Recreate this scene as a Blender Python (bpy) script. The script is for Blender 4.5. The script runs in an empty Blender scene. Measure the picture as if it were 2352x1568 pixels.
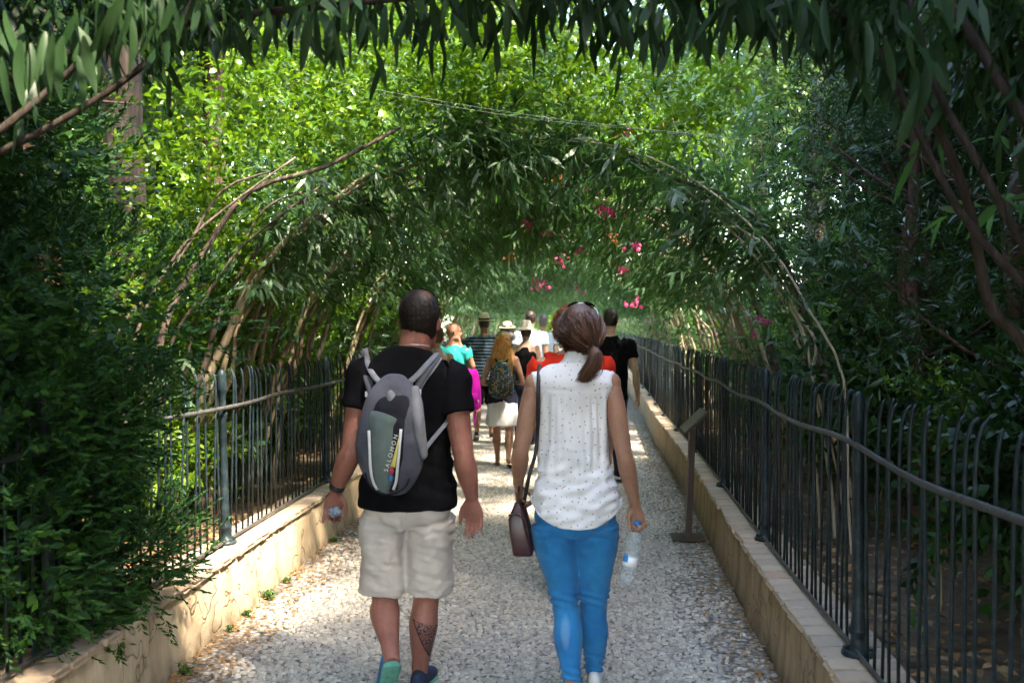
import bpy, bmesh, math, random
import numpy as np
from mathutils import Vector, Matrix, noise as mnoise

random.seed(11)
rng = np.random.default_rng(11)
scene = bpy.context.scene
COL = scene.collection
PI = math.pi
R = math.radians

# ------------------------------------------------------------------ camera
F_PX = 2300.0                       # focal length in pixels of a 2352 px wide picture
CAM_H = 1.65
YAW = math.atan2(164, F_PX)
PIT = math.atan2(39, math.hypot(F_PX, 164))
cam = bpy.data.objects.new('camera', bpy.data.cameras.new('camera'))
COL.objects.link(cam)
cam.location = (0, 0, CAM_H)
cam.rotation_euler = (PI / 2 - PIT, 0, YAW)
cam.data.sensor_width = 36
cam.data.lens = 36 * F_PX / 2352
cam.data.clip_start = 0.05
cam.data.clip_end = 600
cam.data.dof.use_dof = True
cam.data.dof.focus_distance = 5.6
cam.data.dof.aperture_fstop = 4.0
scene.camera = cam

# ------------------------------------------------------------------ world, sun, exposure
SUN_DIR = Vector((0.50, -0.42, 0.95)).normalized()      # towards the sun
sun_el = math.asin(SUN_DIR.z)
world = bpy.data.worlds.new('World')
scene.world = world
world.use_nodes = True
wn = world.node_tree
wn.nodes.clear()
wo = wn.nodes.new('ShaderNodeOutputWorld')
wb = wn.nodes.new('ShaderNodeBackground')
ws = wn.nodes.new('ShaderNodeTexSky')
ws.sky_type = 'NISHITA'
ws.sun_disc = False
ws.sun_elevation = sun_el
ws.sun_rotation = math.atan2(SUN_DIR.x, SUN_DIR.y)
wb.inputs[1].default_value = 0.15
wn.links.new(ws.outputs[0], wb.inputs[0])
wn.links.new(wb.outputs[0], wo.inputs[0])
sun = bpy.data.objects.new('sun', bpy.data.lights.new('sun', 'SUN'))
COL.objects.link(sun)
sun.location = (6, -6, 14)
sun.data.energy = 2.0
sun.data.angle = R(2.5)
sun.data.color = (1.0, 0.93, 0.82)
sun.rotation_euler = (-SUN_DIR).to_track_quat('-Z', 'Y').to_euler()
scene.view_settings.view_transform = 'Standard'
scene.view_settings.look = 'None'
scene.view_settings.exposure = 3.9
scene.view_settings.gamma = 1.0
try:                                    # shade white balance, as a camera would set it
    scene.view_settings.use_white_balance = True
    scene.view_settings.white_balance_temperature = 7400
except Exception:
    pass
scene.view_settings.use_curve_mapping = False
cy = scene.cycles
cy.use_denoising = True
try:
    cy.denoiser = 'OPENIMAGEDENOISE'
except Exception:
    pass
cy.max_bounces = 6
cy.diffuse_bounces = 4
cy.glossy_bounces = 3
cy.transmission_bounces = 6
cy.transparent_max_bounces = 4
cy.sample_clamp_indirect = 6
cy.use_adaptive_sampling = True
cy.adaptive_threshold = 0.03
cy.caustics_reflective = False
cy.caustics_refractive = False

# ------------------------------------------------------------------ pixel -> place helpers
def ray(px, py):
    v = Vector(((px - 1176) / F_PX, -(py - 784) / F_PX, -1.0))
    return cam.rotation_euler.to_matrix() @ v

def on_z(px, py, z):
    r = ray(px, py)
    return Vector((0, 0, CAM_H)) + r * ((z - CAM_H) / r.z)

def on_y(px, py, y):
    r = ray(px, py)
    return Vector((0, 0, CAM_H)) + r * (y / r.y)

# ------------------------------------------------------------------ object helpers
def link(name, me, parent=None, mat=None, smooth=True):
    o = bpy.data.objects.new(name, me)
    COL.objects.link(o)
    if parent is not None:
        o.parent = parent
    if mat is not None and len(me.materials) == 0:
        me.materials.append(mat)
    if smooth and isinstance(me, bpy.types.Mesh) and len(me.polygons):
        me.polygons.foreach_set('use_smooth', np.ones(len(me.polygons), dtype=bool))
    return o

def tag(o, label, cat, group=None):
    o['label'] = label
    o['category'] = cat
    if group:
        o['group'] = group
    return o

def thing(name, label, cat, loc=(0, 0, 0), rz=0.0, group=None):
    o = bpy.data.objects.new(name, None)
    COL.objects.link(o)
    o.empty_display_size = 0.1
    o.location = loc
    o.rotation_euler = (0, 0, rz)
    return tag(o, label, cat, group)

def struct(o):
    o['kind'] = 'structure'
    return o

def stuff(o):
    o['kind'] = 'stuff'
    return o

def copy_tree(o, parent=None):
    c = o.copy()
    COL.objects.link(c)
    if parent is not None:
        c.parent = parent
    for ch in o.children:
        copy_tree(ch, c)
    return c

def bm_mesh(bm, name='m'):
    me = bpy.data.meshes.new(name)
    bmesh.ops.recalc_face_normals(bm, faces=bm.faces)
    bm.to_mesh(me)
    bm.free()
    return me

def np_mesh(name, verts, loops, ltot):
    me = bpy.data.meshes.new(name)
    nv, nl, npol = len(verts), len(loops), len(ltot)
    me.vertices.add(nv)
    me.vertices.foreach_set('co', np.ascontiguousarray(verts, dtype=np.float32).ravel())
    me.loops.add(nl)
    me.loops.foreach_set('vertex_index', np.ascontiguousarray(loops, dtype=np.int32))
    me.polygons.add(npol)
    st = np.zeros(npol, dtype=np.int32)
    st[1:] = np.cumsum(ltot)[:-1]
    me.polygons.foreach_set('loop_start', st)
    me.polygons.foreach_set('loop_total', np.ascontiguousarray(ltot, dtype=np.int32))
    me.update(calc_edges=True)
    return me

def catmull(pts, sub):
    pts = [np.array(p, float) for p in pts]
    P = [2 * pts[0] - pts[1]] + pts + [2 * pts[-1] - pts[-2]]
    out = []
    for i in range(1, len(P) - 2):
        for k in range(sub):
            t = k / sub
            a, b, c, d = P[i - 1], P[i], P[i + 1], P[i + 2]
            out.append(0.5 * ((2 * b) + (-a + c) * t + (2 * a - 5 * b + 4 * c - d) * t * t + (-a + 3 * b - 3 * c + d) * t ** 3))
    out.append(P[-2])
    return out

def loft(bm, pts, rads, n=14, sub=4, ref=(1, 0, 0), power=2.0, cap=True, roundcap=False):
    """tube through pts with elliptical sections (rx along ref, ry across)"""
    rads = [(r, r) if not hasattr(r, '__len__') else tuple(r) for r in rads]
    q = catmull([tuple(p) + tuple(r) for p, r in zip(pts, rads)], sub) if sub > 1 else [np.array(tuple(p) + tuple(r), float) for p, r in zip(pts, rads)]
    if roundcap:
        d0 = q[0][:3] - q[1][:3]; d0 /= max(np.linalg.norm(d0), 1e-9)
        d1 = q[-1][:3] - q[-2][:3]; d1 /= max(np.linalg.norm(d1), 1e-9)
        a, b = q[0].copy(), q[-1].copy()
        pre, post = [], []
        for s, h in ((0.35, 0.94), (0.72, 0.7), (0.95, 0.31)):
            e = a.copy(); m = min(a[3], a[4]); e[:3] += d0 * m * s; e[3:] *= h; pre.insert(0, e)
            e = b.copy(); m = min(b[3], b[4]); e[:3] += d1 * m * s; e[3:] *= h; post.append(e)
        q = pre + q + post
    ref0 = Vector(ref)
    rings = []
    N = len(q)
    for i in range(N):
        a = q[max(i - 1, 0)][:3]
        b = q[min(i + 1, N - 1)][:3]
        t = Vector(b - a)
        if t.length < 1e-9:
            t = Vector((0, 0, 1))
        t.normalize()
        s = ref0 - t * ref0.dot(t)
        if s.length < 1e-4:
            s = t.orthogonal()
        s.normalize()
        u = t.cross(s)
        c = Vector(q[i][:3])
        rx, ry = max(q[i][3], 1e-4), max(q[i][4], 1e-4)
        ring = []
        for k in range(n):
            an = 2 * PI * k / n
            ca, sa = math.cos(an), math.sin(an)
            e = 2.0 / power
            x = math.copysign(abs(ca) ** e, ca) * rx
            y = math.copysign(abs(sa) ** e, sa) * ry
            ring.append(bm.verts.new(c + s * x + u * y))
        rings.append(ring)
    for i in range(N - 1):
        for k in range(n):
            bm.faces.new((rings[i][k], rings[i][(k + 1) % n], rings[i + 1][(k + 1) % n], rings[i + 1][k]))
    if cap:
        bm.faces.new(rings[0][::-1])
        bm.faces.new(rings[-1])
    return rings

def ellipsoid(bm, c, r, rot=None, seg=16, rings=10):
    m = Matrix.Translation(Vector(c))
    if rot is not None:
        m = m @ rot
    m = m @ Matrix.Diagonal((r[0], r[1], r[2], 1))
    bmesh.ops.create_uvsphere(bm, u_segments=seg, v_segments=rings, radius=1.0, matrix=m)

def box(bm, c, s, rot=None, bevel=0.0):
    m = Matrix.Translation(Vector(c))
    if rot is not None:
        m = m @ rot
    m = m @ Matrix.Diagonal((s[0], s[1], s[2], 1))
    r = bmesh.ops.create_cube(bm, size=1.0, matrix=m)
    if bevel > 0:
        ed = list({e for v in r['verts'] for e in v.link_edges})
        bmesh.ops.bevel(bm, geom=ed, offset=bevel, segments=2, affect='EDGES', profile=0.6)

def lathe(bm, prof, n=14, c=(0, 0, 0)):
    rings = []
    for r, z in prof:
        rings.append([bm.verts.new((c[0] + r * math.cos(2 * PI * k / n), c[1] + r * math.sin(2 * PI * k / n), c[2] + z)) for k in range(n)])
    for i in range(len(rings) - 1):
        for k in range(n):
            bm.faces.new((rings[i][k], rings[i][(k + 1) % n], rings[i + 1][(k + 1) % n], rings[i + 1][k]))
    bm.faces.new(rings[0][::-1])
    bm.faces.new(rings[-1])

# ------------------------------------------------------------------ materials
MATS = {}

class NT:
    def __init__(self, name):
        self.m = bpy.data.materials.new(name)
        self.m.use_nodes = True
        self.t = self.m.node_tree
        self.t.nodes.clear()
        self.out = self.t.nodes.new('ShaderNodeOutputMaterial')
        MATS[name] = self.m

    def n(self, typ, **kw):
        nd = self.t.nodes.new(typ)
        for k, v in kw.items():
            if k.startswith('i_'):
                key = k[2:]
                key = int(key) if key.isdigit() else key.replace('_', ' ')
                nd.inputs[key].default_value = v
            else:
                setattr(nd, k, v)
        return nd

    def l(self, a, b):
        self.t.links.new(a, b)

    def coord(self, kind='Object', scale=(1, 1, 1)):
        tc = self.n('ShaderNodeTexCoord')
        mp = self.n('ShaderNodeMapping')
        mp.inputs['Scale'].default_value = scale
        self.l(tc.outputs[kind], mp.inputs[0])
        return mp.outputs[0]

    def noise(self, vec, scale, detail=4, rough=0.55):
        nd = self.n('ShaderNodeTexNoise')
        nd.inputs['Scale'].default_value = scale
        nd.inputs['Detail'].default_value = detail
        nd.inputs['Roughness'].default_value = rough
        self.l(vec, nd.inputs['Vector'])
        return nd.outputs['Fac']

    def ramp(self, fac, stops, interp='LINEAR'):
        nd = self.n('ShaderNodeValToRGB')
        nd.color_ramp.interpolation = interp
        el = nd.color_ramp.elements
        while len(el) < len(stops):
            el.new(0.5)
        for e, (p, c) in zip(el, stops):
            e.position = p
            e.color = (c[0], c[1], c[2], 1) if hasattr(c, '__len__') else (c, c, c, 1)
        self.l(fac, nd.inputs[0])
        return nd.outputs[0]

    def math(self, op, a, b=None, clamp=False):
        nd = self.n('ShaderNodeMath', operation=op, use_clamp=clamp)
        for i, v in enumerate((a, b)):
            if v is None:
                continue
            if isinstance(v, (int, float)):
                nd.inputs[i].default_value = v
            else:
                self.l(v, nd.inputs[i])
        return nd.outputs[0]

    def mix(self, fac, a, b, blend='MIX'):
        nd = self.n('ShaderNodeMix', data_type='RGBA', blend_type=blend)
        for s, v in ((0, fac), (6, a), (7, b)):
            if isinstance(v, (int, float)):
                nd.inputs[s].default_value = v
            elif hasattr(v, '__len__'):
                nd.inputs[s].default_value = (v[0], v[1], v[2], 1)
            else:
                self.l(v, nd.inputs[s])
        return nd.outputs[2]

    def sep(self, vec):
        nd = self.n('ShaderNodeSeparateXYZ')
        self.l(vec, nd.inputs[0])
        return nd.outputs

    def bsdf(self, color, rough=0.7, bump=None, bump_d=0.01, bump_s=0.6, metal=0.0, sheen=0.0, spec=0.5, sss=0.0, trans=0.0, coat=0.0):
        p = self.n('ShaderNodeBsdfPrincipled')
        if hasattr(color, '__len__'):
            p.inputs['Base Color'].default_value = (color[0], color[1], color[2], 1)
        else:
            self.l(color, p.inputs['Base Color'])
        if isinstance(rough, (int, float)):
            p.inputs['Roughness'].default_value = rough
        else:
            self.l(rough, p.inputs['Roughness'])
        p.inputs['Metallic'].default_value = metal
        p.inputs['Specular IOR Level'].default_value = spec
        p.inputs['Sheen Weight'].default_value = sheen
        p.inputs['Coat Weight'].default_value = coat
        if sss:
            p.inputs['Subsurface Weight'].default_value = sss
            p.inputs['Subsurface Radius'].default_value = (0.012, 0.005, 0.003)
            p.inputs['Subsurface Scale'].default_value = 1.0
        if trans:
            p.inputs['Transmission Weight'].default_value = trans
        if bump is not None:
            b = self.n('ShaderNodeBump')
            b.inputs['Strength'].default_value = bump_s
            b.inputs['Distance'].default_value = bump_d
            self.l(bump, b.inputs['Height'])
            self.l(b.outputs[0], p.inputs['Normal'])
        self.l(p.outputs[0], self.out.inputs[0])
        return p

def mat_leaf(name, cols, trans_col, trans=0.35, rough=0.45, spec=0.4):
    spec = spec * (.85 if name in ('leaf_oleander', 'leaf_bright', 'leaf_tree') else .4)
    t = NT(name)
    geo = t.n('ShaderNodeNewGeometry')
    oi = t.n('ShaderNodeObjectInfo')
    f = t.math('FRACT', t.math('ADD', geo.outputs['Random Per Island'], t.math('MULTIPLY', oi.outputs['Random'], 0.37)))
    k = len(cols)
    col = t.ramp(f, [(i / (k - 1) if k > 1 else 0, c) for i, c in enumerate(cols)])
    v = t.coord('Object')
    big = t.noise(v, 1.7, 2)
    col = t.mix(t.math('MULTIPLY', t.math('SUBTRACT', big, 0.5), 1.6, True), col, trans_col)
    p = t.bsdf(col, rough=rough, spec=spec)
    tr = t.n('ShaderNodeBsdfTranslucent')
    t.l(t.mix(0.55, col, trans_col), tr.inputs[0])
    ms = t.n('ShaderNodeMixShader')
    ms.inputs[0].default_value = trans
    t.l(p.outputs[0], ms.inputs[1])
    t.l(tr.outputs[0], ms.inputs[2])
    t.l(ms.outputs[0], t.out.inputs[0])
    return t.m

def mat_simple(name, c1, c2=None, scale=8, rough=0.7, bump=0.0, bump_scale=60, spec=0.4, metal=0.0, sheen=0.0, stretch=(1, 1, 1), sss=0.0):
    t = NT(name)
    v = t.coord('Object', stretch)
    if c2 is None:
        c2 = tuple(x * 0.75 for x in c1)
    col = t.ramp(t.noise(v, scale, 5), [(0.3, c1), (0.7, c2)])
    b = t.noise(v, bump_scale, 4) if bump else None
    t.bsdf(col, rough=rough, bump=b, bump_d=bump, spec=spec, metal=metal, sheen=sheen, sss=sss)
    return t.m

# ------------------------------------------------------------------ the walk
def xl(y):      # inner face of the left wall
    return -1.86 - 0.012 * y - 0.03 * math.sin(y * 0.45)
def xr(y):      # inner face of the right wall
    return 0.905 + 0.009 * y + 0.015 * math.sin(y * 0.7 + 1)
WALL_H = 0.345
COPE_T = 0.032
BED_Z = 0.30
Y0, Y1 = -3.0, 52.0

# materials of the setting
t = NT('mat_ground')
v = t.coord('Object')
t.bsdf(t.ramp(t.noise(v, 6, 8), [(0.3, (0.05, 0.033, 0.021)), (0.55, (0.105, 0.072, 0.045)), (0.75, (0.035, 0.035, 0.015))]), rough=0.95, bump=t.noise(v, 25, 6), bump_d=0.03)

t = NT('mat_path')
v = t.coord('Object')
big = t.noise(v, 0.9, 3)
fine = t.noise(v, 90, 6, 0.7)
vor = t.n('ShaderNodeTexVoronoi', i_Scale=34)
t.l(v, vor.inputs['Vector'])
c = t.ramp(vor.outputs['Color'], [(0.1, (0.19, 0.17, 0.15)), (0.5, (0.35, 0.315, 0.27)), (0.9, (0.52, 0.475, 0.41))])
c = t.mix(t.ramp(vor.outputs['Distance'], [(0.3, 0.0), (0.75, 1.0)]), c, (0.07, 0.066, 0.066))
c = t.mix(t.ramp(big, [(0.4, 0.0), (0.75, 0.35)]), c, (0.20, 0.165, 0.125))
hgt = t.math('SUBTRACT', t.math('MULTIPLY', fine, 0.4), vor.outputs['Distance'])
t.bsdf(c, rough=0.85, bump=hgt, bump_d=0.012, bump_s=0.9)

t = NT('mat_pebble')
geo = t.n('ShaderNodeNewGeometry')
oi = t.n('ShaderNodeObjectInfo')
f = t.math('FRACT', t.math('ADD', geo.outputs['Random Per Island'], t.math('MULTIPLY', oi.outputs['Random'], 7.31)))
v = t.coord('Object')
c = t.ramp(f, [(0.0, (0.15, 0.135, 0.125)), (0.2, (0.27, 0.245, 0.22)), (0.42, (0.43, 0.39, 0.335)), (0.58, (0.31, 0.29, 0.275)), (0.72, (0.54, 0.495, 0.43)), (0.84, (0.44, 0.35, 0.26)), (0.92, (0.50, 0.44, 0.36)), (1.0, (0.64, 0.60, 0.53))])
tcg = t.n('ShaderNodeNewGeometry')
dirt = t.noise(tcg.outputs['Position'], 0.8, 4)
c = t.mix(t.ramp(dirt, [(0.42, 0.0), (0.75, 0.55)]), c, (0.26, 0.21, 0.155))
c = t.mix(0.35, c, t.ramp(t.noise(v, 120, 3), [(0.3, (0.2, 0.19, 0.17)), (0.7, (0.6, 0.57, 0.5))]))
t.bsdf(c, rough=0.65, spec=0.35)

def mat_plaster(name, a, b, stain):
    t = NT(name)
    v = t.coord('Object')
    vs = t.coord('Object', (1, 3.2, 0.55))
    streak = t.noise(vs, 2.2, 6, 0.65)
    base = t.ramp(t.noise(v, 3.5, 6), [(0.32, a), (0.7, b)])
    c = t.mix(t.ramp(streak, [(0.45, 0.0), (0.72, 0.8)]), base, stain)
    zz = t.sep(v)[2]
    foot = t.math('SUBTRACT', 1.0, t.math('MULTIPLY', zz, 7.0), True)
    c = t.mix(t.math('MULTIPLY', foot, t.ramp(t.noise(v, 9, 4), [(0.3, 0.2), (0.7, 1.0)])), c, (0.09, 0.07, 0.045))
    c = t.mix(t.ramp(t.noise(v, 5.3, 3), [(0.62, 0.0), (0.76, 0.7)]), c, (0.10, 0.105, 0.045))
    crack = t.n('ShaderNodeTexVoronoi', feature='DISTANCE_TO_EDGE', i_Scale=1.3)
    wob = t.n('ShaderNodeVectorMath', operation='ADD')
    nz = t.n('ShaderNodeTexNoise', i_Scale=3.0)
    t.l(v, nz.inputs['Vector'])
    t.l(v, wob.inputs[0]); t.l(nz.outputs['Color'], wob.inputs[1])
    t.l(wob.outputs[0], crack.inputs['Vector'])
    ck = t.ramp(crack.outputs['Distance'], [(0.0, 1.0), (0.012, 0.0)])
    c = t.mix(t.math('MULTIPLY', ck, 0.6), c, (0.06, 0.045, 0.03))
    h = t.math('SUBTRACT', t.noise(v, 28, 8, 0.7), ck)
    t.bsdf(c, rough=0.92, bump=h, bump_d=0.012, bump_s=0.7)
    return t.m
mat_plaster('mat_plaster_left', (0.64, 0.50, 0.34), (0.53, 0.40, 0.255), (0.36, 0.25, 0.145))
mat_plaster('mat_plaster_right', (0.38, 0.265, 0.16), (0.30, 0.20, 0.115), (0.14, 0.088, 0.05))  # browner than the left: stains plus the shade of this face in the colour

t = NT('mat_brick')
oi = t.n('ShaderNodeObjectInfo')
v = t.coord('Object')
c = t.ramp(oi.outputs['Random'], [(0.0, (0.40, 0.27, 0.19)), (0.4, (0.47, 0.35, 0.25)), (0.75, (0.36, 0.28, 0.21)), (1.0, (0.52, 0.42, 0.31))])
c = t.mix(t.ramp(t.noise(v, 14, 6), [(0.45, 0.0), (0.7, 0.6)]), c, (0.22, 0.18, 0.13))
t.bsdf(c, rough=0.9, bump=t.noise(v, 60, 6), bump_d=0.004)

t = NT('mat_iron')
v = t.coord('Object')
c = t.ramp(t.noise(v, 11, 7, 0.65), [(0.3, (0.005, 0.010, 0.013)), (0.5, (0.011, 0.021, 0.026)), (0.66, (0.034, 0.050, 0.056)), (0.82, (0.05, 0.03, 0.018))])
t.bsdf(c, rough=0.42, bump=t.noise(v, 90, 4), bump_d=0.002, spec=0.22)
t = NT('mat_rail')
v = t.coord('Object')
c = t.ramp(t.noise(v, 16, 7, 0.65), [(0.3, (0.03, 0.03, 0.030)), (0.6, (0.07, 0.07, 0.068)), (0.8, (0.05, 0.03, 0.022))])
t.bsdf(c, rough=0.6, bump=t.noise(v, 70, 4), bump_d=0.003, spec=0.3)

# --- ground sheet, beds
me = bpy.data.meshes.new('g')
me.from_pydata([(-250, -250, -0.03), (250, -250, -0.03), (250, 250, -0.03), (-250, 250, -0.03)], [], [(0, 1, 2, 3)])
struct(link('ground', me, mat=MATS['mat_ground'], smooth=False))

def bed(name, side):
    ys = np.arange(Y0, 60, 0.35)
    off = np.array([0.02, 0.2, 0.45, 0.8, 1.2, 1.8, 2.6, 4, 6, 9, 14, 24, 40])
    vs, fs = [], []
    for i, y in enumerate(ys):
        b = (xl(y) - 0.26) if side < 0 else (xr(y) + 0.26)
        for j, o in enumerate(off):
            z = BED_Z + 0.07 * (mnoise.noise((b + side * o, y * 0.8, 3)) ) * min(1, o * 2) + 0.02 * mnoise.noise((o * 4, y * 4, 1)) - 0.02
            vs.append((b + side * o, y, z))
    m = len(off)
    for i in range(len(ys) - 1):
        for j in range(m - 1):
            q = (i * m + j, i * m + j + 1, (i + 1) * m + j + 1, (i + 1) * m + j)
            fs.append(q if side > 0 else q[::-1])
    me = bpy.data.meshes.new(name)
    me.from_pydata(vs, [], fs)
    return struct(link(name, me, mat=MATS['mat_ground']))
bed('soil_bed_left', -1)
bed('soil_bed_right', 1)

# --- path sheet
ys = np.arange(Y0, 62, 0.5)
vs, fs = [], []
for i, y in enumerate(ys):
    for k in range(9):
        u = k / 8
        vs.append((xl(y) + 0.02 + (xr(y) - xl(y) - 0.04) * u, y, 0.012 * math.sin(PI * u)))
for i in range(len(ys) - 1):
    for k in range(8):
        fs.append((i * 9 + k, i * 9 + k + 1, (i + 1) * 9 + k + 1, (i + 1) * 9 + k))
me = bpy.data.meshes.new('path')
me.from_pydata(vs, [], fs)
path = struct(link('path', me, mat=MATS['mat_path']))

def path_z(x, y):
    u = (x - xl(y)) / (xr(y) - xl(y))
    return 0.012 * math.sin(PI * min(max(u, 0), 1))

# pebbles set into the path
def pebble_verts(n, seed):
    r = np.random.default_rng(seed)
    a = np.linspace(0, 2 * PI, 6, endpoint=False)[None, :] + r.uniform(-0.25, 0.25, (n, 6))
    lx = r.uniform(0.010, 0.0235, (n, 1)); ly = lx * r.uniform(0.5, 0.95, (n, 1))
    rr = r.uniform(0.82, 1.12, (n, 6))
    th = r.uniform(0, PI, (n, 1)) * 0.5 - PI / 4 + r.choice([0, 0.3], (n, 1))
    x = lx * np.cos(a) * rr; y = ly * np.sin(a) * rr
    X = x * np.cos(th) - y * np.sin(th); Y = x * np.sin(th) + y * np.cos(th)
    h = r.uniform(0.006, 0.015, (n, 1))
    lo = np.stack([X, Y, np.full_like(X, -0.006)], -1)
    hi = np.stack([X * 0.72, Y * 0.72, np.repeat(h * 0.75, 6, 1)], -1)
    top = np.stack([X[:, :1] * 0.05, Y[:, :1] * 0.05, h], -1)
    return np.concatenate([lo, hi, top], 1)            # n,13,3
PEB_F = []
for k in range(6):
    PEB_F.append((k, (k + 1) % 6, 6 + (k + 1) % 6, 6 + k))
for k in range(6):
    PEB_F.append((6 + k, 6 + (k + 1) % 6, 12))
PEB_L = np.array([i for f in PEB_F for i in f])
PEB_T = np.array([len(f) for f in PEB_F])
spots = []
y = 4.05
step = 0.029
row = 0
while y < 15.5:
    s = step * (1 + max(0, y - 8) * 0.06)
    x = xl(y) + 0.10 + random.random() * s
    xe = xr(y) - 0.06
    while x < xe:
        edge = min(x - xl(y), xr(y) - x)
        keep = 1.0 if edge > 0.42 else 0.35 + 0.6 * mnoise.noise((x * 3, y * 1.5, 7)) + max(0, edge - 0.2) * 2.0
        if random.random() < keep:
            spots.append((x + random.uniform(-.35, .35) * s, y + random.uniform(-.4, .4) * s, 1 + max(0, y - 8) * 0.06))
        x += s * random.uniform(0.85, 1.2)
    y += s * 0.82
spots = np.array(spots)
order = np.argsort(spots[:, 1] + (np.abs(spots[:, 0] + 0.45) > 1.25) * 50 + (spots[:, 1] < 4.62) * 90)
single = order[:300]
rest = order[300:]
far_ = spots[rest][:, 1] > 7.6
restf, rest = rest[far_], rest[~far_]
pv = pebble_verts(len(rest), 5) * spots[rest][:, None, 2:3]
pz = np.array([path_z(a, b) for a, b in spots[rest][:, :2]])
pv += np.stack([spots[rest][:, 0], spots[rest][:, 1], pz], -1)[:, None, :]
me = np_mesh('pebbles', pv.reshape(-1, 3), (PEB_L[None] + 13 * np.arange(len(rest))[:, None]).ravel(), np.tile(PEB_T, len(rest)))
stuff(link('pebbles', me, path, MATS['mat_pebble']))
pv = pebble_verts(len(restf), 6)[:, [0, 1, 2, 3, 4, 5, 12]] * spots[restf][:, None, 2:3]
pz = np.array([path_z(a, b) for a, b in spots[restf][:, :2]])
pv += np.stack([spots[restf][:, 0], spots[restf][:, 1], pz], -1)[:, None, :]
fl_ = np.array([i for k in range(6) for i in (k, (k + 1) % 6, 6)])
me = np_mesh('far_pebbles', pv.reshape(-1, 3), (fl_[None] + 7 * np.arange(len(restf))[:, None]).ravel(), np.full(6 * len(restf), 3))
stuff(link('far_pebbles', me, path, MATS['mat_pebble']))
vari = pebble_verts(12, 9)
pms = [np_mesh('pebble', vari[i], PEB_L, PEB_T) for i in range(12)]
for m_ in pms:
    m_.materials.append(MATS['mat_pebble'])
    m_.polygons.foreach_set('use_smooth', np.ones(len(m_.polygons), dtype=bool))
for i in single:
    o = link('pebble', pms[random.randrange(12)], path, smooth=False)
    o.location = (spots[i][0], spots[i][1], path_z(spots[i][0], spots[i][1]))
    o.rotation_euler = (0, 0, random.uniform(-.5, .5))

# --- low plastered walls with brick coping
def low_wall(side):
    fx = xl if side < 0 else xr
    label = 'low cream plastered kerb wall with pale brick coping, sunnier side of the walk' if side < 0 else 'low stained plaster kerb wall, shade in its brown colour, with brick coping beside the information stand'
    root = thing('low_wall', label, 'wall', (fx(4.0), 4.0, 0))
    bm = bmesh.new()
    ys = np.arange(Y0, Y1, 0.09)
    prev = None
    for y in ys:
        x0 = fx(y)
        w = 0.018 * mnoise.noise((y * 1.7, side * 5, 2)) + 0.011 * mnoise.noise((y * 9, side * 5, 5))
        chip = 0.09 * max(0, mnoise.noise((y * 2.3, side * 9, 8)) - 0.2) + .03 * max(0, mnoise.noise((y * 7.3, side * 9, 3)) - .2)
        prof = [(-0.0 - 0.02 + w, -0.02), (-0.012 + w, 0.04), (w, 0.16), (w + 0.003, WALL_H - 0.05), (w + 0.012 + chip, WALL_H - 0.006), (0.03 + chip, WALL_H), (0.25, WALL_H), (0.25, -0.02)]
        ring = [bm.verts.new((x0 + side * a - root.location.x, y - 4.0, z + (0.004 * mnoise.noise((y * 6, z * 20, side)) if z > 0.2 else 0))) for a, z in prof]
        if prev:
            for k in range(len(prof) - 1):
                bm.faces.new((prev[k], prev[k + 1], ring[k + 1], ring[k]))
        prev = ring
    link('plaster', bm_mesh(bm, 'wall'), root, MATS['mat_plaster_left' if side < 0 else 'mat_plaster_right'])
    # coping bricks, a few shared shapes
    shapes = []
    for s in range(7):
        bm = bmesh.new()
        box(bm, (0, 0, COPE_T / 2), (0.27, 0.128, COPE_T), bevel=0.006)
        for v_ in bm.verts:
            v_.co += Vector((random.uniform(-.004, .004), random.uniform(-.002, .002), random.uniform(-.003, .002)))
            if v_.co.x * side < -0.12:
                v_.co.x += side * max(0, random.uniform(-0.01, 0.012))
        me = bm_mesh(bm, 'coping_brick')
        me.materials.append(MATS['mat_brick'])
        shapes.append(me)
    y = 0.2
    n = 0
    while n < 290 and y < 38:
        if not (side < 0 and 4.02 < y < 4.35):          # a broken stretch on the left wall
            o = link('coping_brick', random.choice(shapes), root, smooth=False)
            o.location = (fx(y) + side * (0.118 + random.uniform(-.006, .006)) - root.location.x, y - 4.0, WALL_H + 0.001 + random.uniform(0, .004))
            o.rotation_euler = (random.uniform(-.012, .012), random.uniform(-.012, .012), random.uniform(-.03, .03) + (0.012 if side < 0 else -0.009))
            n += 1
        y += 0.134
    return root
wall_l = low_wall(-1)
wall_r = low_wall(1)

# --- iron fences
TOP = WALL_H + COPE_T
def picket_mesh(seed):
    r = random.Random(seed)
    bm = bmesh.new()
    b = 0.012 * (r.random() + 0.6)
    pts = [(0, 0, 0), (0, 0, 0.45), (0, 0, 0.84), (b * .25, 0, 0.93), (b, 0, 0.975), (b * 2.0, 0, 0.995)]
    rad = [(0.0065, 0.009)] * 4 + [(0.0065, 0.0085), (0.004, 0.005)]
    loft(bm, pts, rad, n=6, sub=1)
    me = bm_mesh(bm, 'picket')
    me.materials.append(MATS['mat_iron'])
    return me
pk = [picket_mesh(i) for i in range(6)]
bm = bmesh.new()
lathe(bm, [(0.055, 0), (0.058, 0.012), (0.05, 0.03), (0.036, 0.04), (0.034, 0.075), (0.046, 0.09), (0.046, 0.10), (0.034, 0.115), (0.030, 0.15), (0.027, 0.40), (0.025, 0.72), (0.031, 0.74), (0.034, 0.755), (0.028, 0.775), (0.024, 0.80), (0.024, 0.87), (0.033, 0.885), (0.036, 0.905), (0.033, 0.93), (0.030, 0.975), (0.022, 1.0), (0.006, 1.012)], n=12)
POST_ME = bm_mesh(bm, 'post')
POST_ME.materials.append(MATS['mat_iron'])
bm = bmesh.new()
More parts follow.
